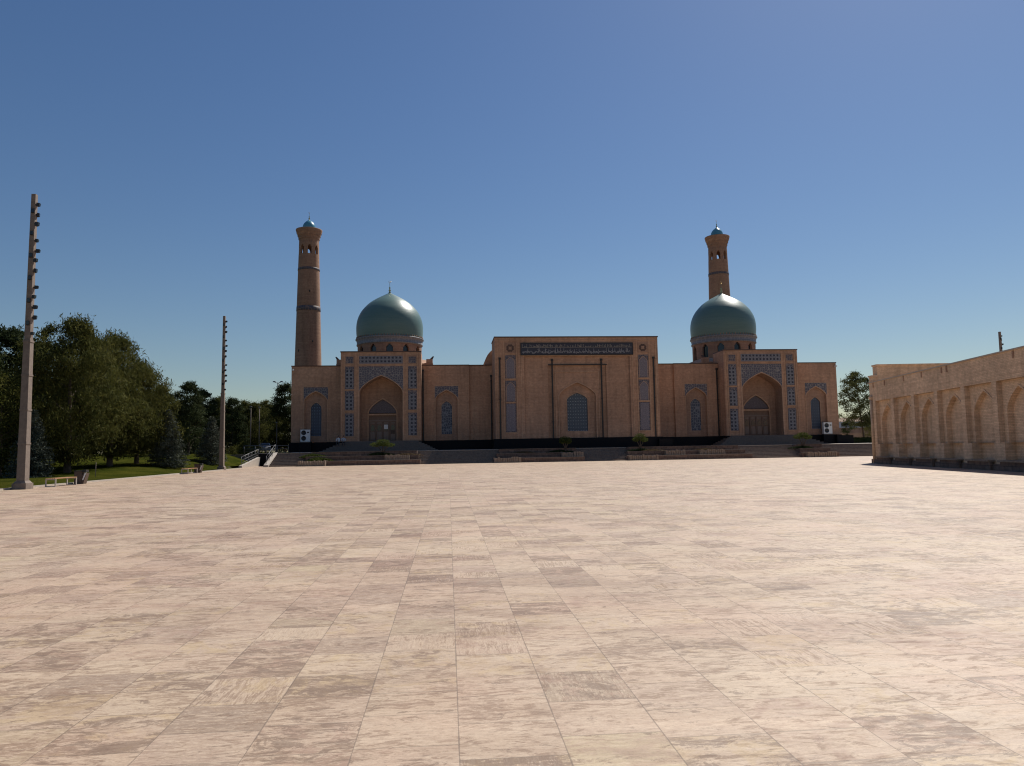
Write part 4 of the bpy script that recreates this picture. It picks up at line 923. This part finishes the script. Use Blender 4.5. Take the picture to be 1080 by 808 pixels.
def railing(name, P, label, hgt=0.95):
    root = empty(name, P[0], 0, label, 'railing', 'metal railings left of the mosque'); b0 = Vector(P[0])
    t = MB(); pts = [Vector(p_)-b0 for p_ in P]
    for a, b in zip(pts, pts[1:]):
        for hh in (hgt, hgt*0.6, hgt*0.28): t.tube(a+Vector((0, 0, hh)), b+Vector((0, 0, hh)), 0.03 if hh == hgt else 0.018, n=6)
    t.build('rail', M['grey_metal'], root)
    for a, b in zip(pts, pts[1:]):
        n = max(1, int((b-a).length/1.3))
        for i in range(n+1):
            q2 = a.lerp(b, i/n); pp = MB(); pp.tube(q2, q2+Vector((0, 0, hgt)), 0.028, n=6); pp.build('post', M['grey_metal'], root)
railing('railing', [AB(-20.6, 86.4, 0.25), AB(-20.6, 90.7, 1.6)], 'sloping metal railing on the side wall of the wide steps')
railing('railing', [AB(-22.75, 84.2, 0.24), AB(-22.75, 91.4, 1.08)], 'sloping metal railing on the low wall beside the lawn')
railing('railing', [AB(-24.6, 92.3, 1.5), AB(-19.4, 92.3, 1.5)], 'level metal railing above the dark retaining wall')
railing('railing', [AB(-26.5, 99, 1.62), AB(-22.2, 98, 1.6)], 'farther level metal railing in front of the white car')
w = MB()
for i in range(4): w.box(-1.8-0.4*i, 1.6-0.3*i, 0.9*i, 0.9*(i+1), -0.02, 0.18*(i+1))
o = w.build('park_steps', M['light_stone']); o.location = AB(-23.8, 78.5, 0.02); o.rotation_euler = (0, 0, THETA+0.6); tag(o, 'few low pale steps into the park right of the second floodlight pole', 'steps')

# ------------------------------------------------------------------ floodlight poles
def flood_pole():
    root = empty('floodlight_pole', (0, 0, 0), THETA, '', 'light pole', 'tall square floodlight poles')
    b = MB(); b.taper(0, 0, -0.02, 0.30, 0.34, 0.34, 0.33, 0.33); b.taper(0, 0, 0.30, 0.42, 0.30, 0.30, 0.22, 0.22); b.build('base', M['pole_stone'], root)
    s_ = MB(); segs = [(0.42, 2.25, 0.20), (2.25, 3.93, 0.19), (3.93, 5.67, 0.18), (5.67, 7.38, 0.17), (7.38, 15.0, 0.14)]
    for z0, z1, w_ in segs: s_.taper(0, 0, z0, z1, w_, w_, w_*0.95 if z1 < 10 else 0.105, w_*0.95 if z1 < 10 else 0.105)
    s_.build('shaft', M['pole_stone'], root)
    for z in (2.25, 3.93, 5.67, 7.38):
        c = MB(); k_ = 0.222-0.005*z; c.box(-k_, k_, -k_, k_, z-0.04, z+0.04); c.box(-k_+0.02, k_-0.02, -k_+0.02, k_-0.02, z+0.04, z+0.08); c.build('collar', M['pole_stone'], root)
    f = MB(); f.box(-0.03, 0.03, -0.06, 0.03, -0.05, 0.05, 0); f.hexa([(-0.14, -0.30, -0.10), (0.14, -0.30, -0.10), (0.14, -0.06, -0.13), (-0.14, -0.06, -0.13), (-0.14, -0.34, 0.12), (0.14, -0.34, 0.12), (0.14, -0.06, 0.13), (-0.14, -0.06, 0.13)], 0)
    f.hexa([(-0.12, -0.335, -0.08), (0.12, -0.335, -0.08), (0.12, -0.31, -0.08), (-0.12, -0.31, -0.08), (-0.12, -0.36, 0.10), (0.12, -0.36, 0.10), (0.12, -0.335, 0.10), (-0.12, -0.335, 0.10)], 1)
    f0 = f.build('floodlight', [M['dark_metal'], M['glass']], root)
    k = 0
    for side, z0, n, dz in ((0, 8.3, 6, 1.16), (1, 7.9, 12, 0.60)):
        for i in range(n):
            z = z0 + dz*i; w_ = 0.14 - (0.14-0.105)*(z-7.38)/7.6
            o = f0 if k == 0 else f0.copy()
            if k: col.objects.link(o); o.parent = root
            o.scale = (0.52, 0.2, 0.9) if side == 0 else (0.55, 0.40+0.22*((i*7) % 5)/4, 0.62+0.2*((i*3) % 4)/3)
            o.location = (0.02, -w_, z) if side == 0 else (w_, 0.05*((i*5) % 3-1), z+0.08*((i*3) % 4-1.5))
            o.rotation_euler = (0, 0, 0) if side == 0 else (0, 0, R(90+12*((i*2) % 3-1))); k += 1
    return root
fp = flood_pole(); fp.location = AB(-21.05, 38.9, 0.0); fp['label'] = 'nearest floodlight pole, left of the nearer bench'
f2 = copy_tree(fp); f2.location = AB(-21.75, 73.7, 0.0); f2['label'] = 'second floodlight pole, right of the farther bench'
f3 = copy_tree(fp); f3.location = (60.3, 90.5, 0.0); f3['label'] = 'floodlight pole of which only the top shows above the arcaded wall'

# slim lamp posts and mast
for px, Y, h, lb in ((265, 101, 6.4, 'slim lamp post left of the white car'), (274, 99, 6.6, 'slim pale lamp post just left of the white car'), (292.5, 103, 5.2, 'slim lamp post right of the white car')):
    q_ = ray_pt(px, Y); r_ = empty('lamp_post', (q_.x, q_.y, ground_z(q_)), 0, lb, 'lamp post', 'slim posts in front of the far trees')
    p_ = MB(); p_.tube((0, 0, 0), (0, 0, h), 0.065, 0.045, 8); p_.build('post', M['pole_stone'], r_); p_ = MB(); p_.box(-0.12, 0.12, -0.25, 0.12, h, h+0.12); p_.build('lamp_head', M['grey_metal'], r_)
q_ = ray_pt(293, 131); r_ = empty('street_lamp', (q_.x, q_.y, 1.4), 0, 'tall double-armed street lamp rising over the trees left of the mosque', 'street lamp')
p_ = MB(); p_.tube((0, 0, 0), (0, 0, 12.6), 0.16, 0.09, 8); p_.build('pole', M['grey_metal'], r_)
for sx in (-1, 1):
    p_ = MB(); p_.tube((0, 0, 12.5), (sx*0.75, 0, 12.75), 0.05, n=6); ao = p_.build('arm', M['grey_metal'], r_)
    p_ = MB(); p_.hexa([(sx*0.65-0.25, -0.15, 12.7), (sx*0.65+0.3, -0.15, 12.7), (sx*0.65+0.3, 0.15, 12.7), (sx*0.65-0.25, 0.15, 12.7), (sx*0.65-0.15, -0.1, 12.88), (sx*0.65+0.2, -0.1, 12.88), (sx*0.65+0.2, 0.1, 12.88), (sx*0.65-0.15, 0.1, 12.88)]); p_.build('lamp_head', M['grey_metal'], ao)
# thin sapling stake on the lawn
q_ = ray_pt(103.5, 52); r_ = empty('sapling', (q_.x, q_.y, ground_z(q_)), 0, 'thin bare sapling on the lawn right of the nearer bin', 'sapling')
p_ = MB(); p_.tube((0, 0, -0.1), (0.02, 0, 1.0), 0.025, 0.018, 6); p_.build('trunk', M['pole_stone'], r_); p_ = MB()
for i in range(60): leaf(p_, Vector((random.gauss(0, 0.1), random.gauss(0, 0.1), 1.05+random.gauss(0, 0.12))), 0.07, random)
p_.build('crown', M['yellow_leaf'], r_, weld=False)

# ------------------------------------------------------------------ benches and bins
def bench():
    root = empty('bench', (0, 0, 0), THETA, '', 'bench', 'backless slatted benches along the lawn')
    for i in range(5):
        y0 = -0.25 + i*0.105; s_ = MB(); s_.box(y0, y0+0.08, -1.15, 1.15, 0.41, 0.45); s_.build('slat', M['bench_wood'], root)
    for yy in (-1.12, 1.06):
        f = MB(); f.box(-0.26, -0.21, yy, yy+0.06, 0, 0.405); f.box(0.22, 0.27, yy, yy+0.06, 0, 0.405); f.box(-0.21, 0.22, yy, yy+0.06, 0.355, 0.405); f.box(-0.21, 0.22, yy, yy+0.06, 0.0, 0.04)
        f.build('frame', mat('pale_bench_frame', (0.42, 0.38, 0.34), 0.6), root)
    return root
bn = bench(); bn.location = AB(-20.85, 42.2, 0.0); bn['label'] = 'nearer backless bench with wooden slats beside the largest pine'
b2 = copy_tree(bn); b2.location = AB(-21.15, 63.0, 0.0); b2['label'] = 'farther small backless bench near the second floodlight pole'
def bin_():
    root = empty('litter_bin', (0, 0, 0), THETA, '', 'bin', 'brown litter bins beside the benches')
    b = MB(); b.taper(0, 0, 0, 0.72, 0.2, 0.2, 0.2, 0.2); b.hexa([(0.2, -0.19, 0.0), (0.3, -0.19, 0.0), (0.3, 0.19, 0.0), (0.2, 0.19, 0.0), (0.2, -0.19, 0.5), (0.46, -0.19, 0.62), (0.46, 0.19, 0.62), (0.2, 0.19, 0.5)]); b.build('body', M['bin_stone'], root)
    b = MB(); b.box(-0.22, 0.22, -0.22, 0.22, 0.72, 0.76); b.box(0.22, 0.42, -0.18, 0.18, 0.66, 0.80); b.build('lid', M['dark_metal'], root)
    b = MB(); b.hexa([(0.24, -0.205, 0.22), (0.30, -0.205, 0.22), (0.30, -0.192, 0.22), (0.24, -0.192, 0.22), (0.36, -0.205, 0.60), (0.47, -0.205, 0.66), (0.47, -0.192, 0.66), (0.36, -0.192, 0.60)]); b.build('side_plate', M['white'], root)
    return root
bi = bin_(); bi.location = AB(-21.1, 44.7, 0.0); bi['label'] = 'nearer brown litter bin at the end of the nearer bench'
b3 = copy_tree(bi); b3.location = AB(-21.3, 65.4, 0.0); b3['label'] = 'farther brown litter bin at the end of the farther bench'

# ------------------------------------------------------------------ air conditioners
def aircon():
    root = empty('air_conditioner', (0, 0, 0), THETA, '', 'air conditioner', 'white outdoor air conditioners against the mosque')
    b = MB(); b.box(-0.62, 0.62, -0.25, 0.25, 0.12, 1.72, 0); b.box(-0.66, 0.66, -0.3, 0.3, 0.0, 0.12, 1); b.build('casing', [M['white'], M['pole_stone']], root)
    for z in (0.56, 1.3):
        f = MB(); f.lathe([(0.0, 0.0), (0.30, 0.0), (0.32, 0.03), (0.32, 0.0)], 24)
        for i in range(4): a = i*math.pi/4; f.box(-0.3, 0.3, -0.012, 0.012, 0.03, 0.04) if i == 0 else None
        o = f.build('fan', M['dark_metal'], root); o.location = (-0.2, -0.256, z); o.rotation_euler = (R(90), 0, 0)
    g_ = MB(); g_.box(0.25, 0.5, -0.275, -0.252, 1.25, 1.42); g_.build('grille', M['dark_metal'], root)
    return root
ac = aircon(); ac.location = AB(17.4-36.45, 99.6+YW-0.65, 2.88); ac['label'] = 'white two-fan air conditioner at the left end of the mosque'
ac2 = copy_tree(ac); ac2.location = AB(17.4+36.35, 99.6+YW-0.65, 2.88); ac2.scale = (1, 1, 1); ac2['label'] = 'white two-fan air conditioner at the right end of the mosque'
for sx, zz in ((-36.45, 2.88), (36.35, 2.88)):
    pd = MB(); pd.box(sx-0.8, sx+0.8, YW-1.1, YW-0.225, 1.3, zz-0.002); mp(pd, 'equipment_base', M['black'])

# ------------------------------------------------------------------ car
car = empty('parked_car', (0, 0, 0), R(18), 'white car parked beyond the railings left of the mosque', 'car')
q_ = ray_pt(280, 112); car.location = (q_.x, q_.y, 1.62)
prof = [(-2.15, 0.35), (-2.2, 0.62), (-2.05, 0.85), (-1.2, 0.98), (-0.55, 1.42), (0.75, 1.46), (1.5, 1.02), (2.1, 0.95), (2.2, 0.6), (2.12, 0.32)]
b = MB()
for sx in (-1, 1):
    b.face([(sx*(0.86 if z < 1.0 else 0.68), y, z) for y, z in prof])
for (y0, z0), (y1, z1) in zip(prof, prof[1:]+prof[:1]):
    w0 = 0.86 if z0 < 1.0 else 0.68; w1 = 0.86 if z1 < 1.0 else 0.68
    b.face([(-w0, y0, z0), (w0, y0, z0), (w1, y1, z1), (-w1, y1, z1)])
b.build('body', mat('white_car_paint', (0.7, 0.7, 0.72), 0.25), car)
def cw(pts, nm): w = MB(); w.face(pts); w.face([(p_[0], p_[1]+0.004, p_[2]-0.004) for p_ in pts[::-1]]); w.build(nm, M['glass'], car)
cw([(-0.72, -1.13, 1.03), (0.72, -1.13, 1.03), (0.6, -0.62, 1.39), (-0.6, -0.62, 1.39)], 'windscreen')
cw([(-0.72, 1.44, 1.08), (0.72, 1.44, 1.08), (0.6, 0.86, 1.43), (-0.6, 0.86, 1.43)], 'rear_window')
for sx in (-1, 1):
    w = MB(); w.face([(sx*0.84, -1.0, 1.04), (sx*0.84, 1.25, 1.04), (sx*0.70, 0.7, 1.40), (sx*0.70, -0.5, 1.38)]); w.build('side_window', M['glass'], car)
    w = MB(); w.box(sx*0.62-0.16, sx*0.62+0.16, -2.2, -2.12, 0.66, 0.8); w.build('headlight', M['grey_metal'], car)
    for yy in (-1.35, 1.35):
        w = MB(); w.tube((sx*0.72, yy, 0.31), (sx*0.9, yy, 0.31), 0.31, n=20); wo3 = w.build('wheel', M['dark_metal'], car)

# ------------------------------------------------------------------ arcaded brick building on the right
RB = empty('arcaded_building', (28.49, 58.85, 0), math.atan2(-0.994, -0.111), 'low brown brick building with blind pointed arches along the right of the plaza', 'building')
# local x runs along the wall towards the camera, local -y faces the plaza
mb = MB(); Hh = 6.32; S = [1.1 + 3.52*i for i in range(15)]; L = S[-1] + 3.6
prev = 0.0
Dp, Dn = 0.28, 0.56
def quad(x0, x1, z0, z1, y, m=0):
    if x1 > x0 and z1 > z0: mb.face([(x0, y, z0), (x1, y, z0), (x1, y, z1), (x0, y, z1)], m)
for s0 in S:
    x1 = s0 + 3.05; xc = s0 + 1.66; hw = 1.22
    quad(prev, s0, 0, Hh, 0)                       # pier
    quad(s0, x1, 4.85, Hh, 0)                      # above the panel
    quad(s0, xc-hw, 0, 1.5, 0); quad(xc+hw, x1, 0, 1.5, 0); quad(xc-hw, xc+hw, 0, 0.55, 0)
    for xx in (s0, x1): mb.face([(xx, 0, 1.5), (xx, Dp, 1.5), (xx, Dp, 4.85), (xx, 0, 4.85)], 0)
    mb.face([(s0, 0, 4.85), (x1, 0, 4.85), (x1, Dp, 4.85), (s0, Dp, 4.85)], 0)
    for xa, xb in ((s0, xc-hw), (xc+hw, x1)): mb.face([(xa, 0, 1.5), (xb, 0, 1.5), (xb, Dp, 1.5), (xa, Dp, 1.5)], 0)
    for xx in (xc-hw, xc+hw): mb.face([(xx, 0, 0.55), (xx, Dp, 0.55), (xx, Dp, 1.5), (xx, 0, 1.5)], 0)
    mb.face([(xc-hw, 0, 0.55), (xc+hw, 0, 0.55), (xc+hw, Dn, 0.55), (xc-hw, Dn, 0.55)], 0)
    arch_wall(mb, s0, x1, 1.5, 4.85, xc, hw, 1.5, 3.2, 4.45, Dp, Dn-Dp, 0, 0)
    for xx in (xc-hw, xc+hw): mb.face([(xx, Dp, 0.55), (xx, Dn, 0.55), (xx, Dn, 1.5), (xx, Dp, 1.5)], 0)
    quad(xc-hw, xc+hw, 0.55, 4.6, Dn, 0)
    arch_rib(mb, xc, hw, 1.52, 3.2, 4.45, Dp, 0.09, 0.035, 1)
    prev = x1
quad(prev, L, 0, Hh, 0)
mb.face([(0, 0, 0), (0, 9, 0), (0, 9, Hh), (0, 0, Hh)], 0); mb.face([(L, 0, 0), (L, 9, 0), (L, 9, Hh), (L, 0, Hh)], 0)
mb.face([(0, 0, Hh), (L, 0, Hh), (L, 9, Hh), (0, 9, Hh)], 0); mb.face([(0, 9, 0), (L, 9, 0), (L, 9, Hh), (0, 9, Hh)], 0)
mb.build('wall', [M['brick_wall'], M['brick_wall']], RB, weld=True)
c = MB(); c.box(-0.12, L, -0.08, 0.35, Hh, Hh+0.07, 0); c.build('coping', M['wall_cop'] if 'wall_cop' in M else M['light_stone'], RB)
c = MB(); c.tube((0.42, -0.05, 0), (0.42, -0.05, 5.0), 0.13, 0.12, 12); c.lathe([(0.13, 5.0), (0.2, 5.1), (0.2, 5.2), (0.1, 5.3), (0.0, 5.35)], 12, (0.42, -0.05)); c.build('corner_column', M['brick_wall'], RB)
c = MB(); c.box(-0.02, L, -0.14, -0.003, -0.02, 0.33); c.build('base_course', M['base_dark'] if 'base_dark' in M else M['brown_stone'], RB)
for s0 in S:
    xc = s0+1.62; c = MB(); c.box(xc-1.25, xc+1.3, -0.42, -0.003, 0.47, 0.56, 0); c.box(xc-1.2, xc+1.25, -0.30, -0.145, -0.01, 0.47, 1)
    c.build('ledge', [M['rubble'], M['brown_stone']], RB)
c = MB()
for s0 in (0.8, 3.1, 6.6, 9.5, 12.4, 13.1, 20.5, 27): c.box(s0, s0+0.16, -0.03, -0.001, Hh-0.42, Hh-0.05)
c.build('water_spout', M['brick_deep'], RB)
# taller rear block of the same building
RBk = MB()
RBk.box(0, 32, 0, 0.7, 0, 7.85, 0); RBk.box(-0.06, 32.1, -0.08, 0.76, 7.85, 7.97, 0); RBk.box(-0.38, 0, 0.05, 0.6, 0, 6.95, 0); RBk.box(-0.46, 0, -0.03, 0.66, 6.95, 7.08, 0)
rb2 = RBk.build('rear_block', [M['brick_wall'], M['coping']], RB)
rb2.matrix_parent_inverse = Matrix.Identity(4)
want = Matrix.Translation((29.75, 60.0, 0)) @ Matrix.Rotation(0.0, 4, 'Z')
rb2.matrix_local = (Matrix.Translation(RB.location) @ Matrix.Rotation(RB.rotation_euler.z, 4, 'Z')).inverted() @ want

# ------------------------------------------------------------------ two people sitting on the portal stair
def person(name, loc, rz, shirt, trousers, label, lean=0.1, armout=0.0):
    verts = []; edges = []; rad_ = []
    def add(p_, r_, par=None):
        verts.append(p_); rad_.append(r_)
        if par is not None: edges.append((par, len(verts)-1))
        return len(verts)-1
    pel = add((0, 0, 0.48), 0.15)
    w1 = add((0, -lean*0.3, 0.66), 0.135, pel); ch = add((0, -lean*0.8, 0.86), 0.15, w1); nk = add((0, -lean*1.2, 1.03), 0.055, ch); hd0 = add((0, -lean*1.4, 1.12), 0.075, nk); hd1 = add((0, -lean*1.4-0.01, 1.22), 0.092, hd0); add((0, -lean*1.4, 1.30), 0.06, hd1)
    for s_ in (-1, 1):
        hip = add((s_*0.1, -0.03, 0.47), 0.09, pel); kn = add((s_*0.15, -0.44, 0.50), 0.065, hip); an = add((s_*0.14, -0.42, 0.10), 0.045, kn); add((s_*0.15, -0.58, 0.05), 0.04, an)
        sh = add((s_*0.19, -lean*0.95, 0.96), 0.06, ch); el = add((s_*(0.26+armout), -lean-0.16, 0.74), 0.045, sh); wr = add((s_*0.14, -0.38, 0.60), 0.03, el); pm = add((s_*0.12, -0.45, 0.57), 0.03, wr)
        for k_ in range(4):
            f0_ = add((s_*(0.085+0.022*k_), -0.50, 0.565), 0.010, pm); f1_ = add((s_*(0.085+0.022*k_), -0.54-0.006*(k_ % 2), 0.55), 0.009, f0_)
        add((s_*0.075, -0.47, 0.585), 0.011, pm)
    me = bpy.data.meshes.new(name); me.from_pydata(verts, edges, []); o = bpy.data.objects.new(name, me); col.objects.link(o)
    md = o.modifiers.new('skin', 'SKIN'); me.skin_vertices[0].data[0].use_root = True
    for i, r_ in enumerate(rad_): me.skin_vertices[0].data[i].radius = (r_, r_)
    o.modifiers.new('sub', 'SUBSURF').levels = 1
    dg = bpy.context.evaluated_depsgraph_get(); m2_ = bpy.data.meshes.new_from_object(o.evaluated_get(dg)); o.modifiers.clear(); o.data = m2_
    m2_.materials.clear()
    for mm in (M['skin'], shirt, trousers, M['dark_metal']): m2_.materials.append(mm)
    for p_ in m2_.polygons:
        c_ = p_.center; p_.use_smooth = True
        if c_.z > 1.04 or (c_.y < -0.36 and 0.52 < c_.z < 0.66 and abs(c_.x) < 0.145 and c_.z > 0.56): p_.material_index = 0
        elif c_.z > 0.57: p_.material_index = 1
        elif c_.z > 0.1: p_.material_index = 2
        else: p_.material_index = 3
    o.location = loc; o.rotation_euler = (0, 0, rz); tag(o, label, 'person', 'people sitting by the left portal')
    h = MB(); hy = -lean*1.4+0.012
    for i in range(6):
        t0, t1 = i/6*math.pi*0.55, (i+1)/6*math.pi*0.55
        for j in range(14):
            a0, a1 = 2*math.pi*j/14, 2*math.pi*(j+1)/14
            f_ = lambda t_, a: (0.1*math.sin(t_)*math.cos(a), hy+0.105*math.sin(t_)*math.sin(a)+0.01, 1.225+0.115*math.cos(t_))
            h.face([f_(t0, a0), f_(t1, a0), f_(t1, a1), f_(t0, a1)], 0, None, True)
    h.build('hair', M['hair'], o)
    for s_ in (-1, 1):
        e = MB(); e.tube((s_*0.035, hy-0.105, 1.2), (s_*0.035, hy-0.112, 1.2), 0.014, n=8); e.build('eye', M['dark_metal'], o)
    return o
M['skin'] = mat('skin', (0.36, 0.2, 0.14), 0.6); M['hair'] = mat('dark_hair', (0.015, 0.012, 0.01), 0.6)
cl1 = mat('white_shirt', (0.7, 0.7, 0.7), 0.8); cl2 = mat('pale_grey_shirt', (0.5, 0.5, 0.53), 0.8); cl3 = mat('dark_trousers', (0.04, 0.04, 0.05), 0.8)
# seated on the flank of the left portal stair: third step down carries the seat
def stair_pt(xl, yl, z): return AB(17.4+xl, 99.6+yl, z)
person('person', stair_pt(-31.62, -1.40, 2.34), THETA-0.25, cl1, cl3, 'person in a white shirt sitting at the left end of the left portal stair', 0.16)
person('person', stair_pt(-31.02, -1.42, 2.34), THETA+0.2, cl2, cl3, 'person in a pale grey shirt sitting right beside the one in white', 0.10, 0.03)
print('objects', len(bpy.data.objects), 'verts', sum(len(o.data.vertices) for o in bpy.data.objects if o.type == 'MESH'))
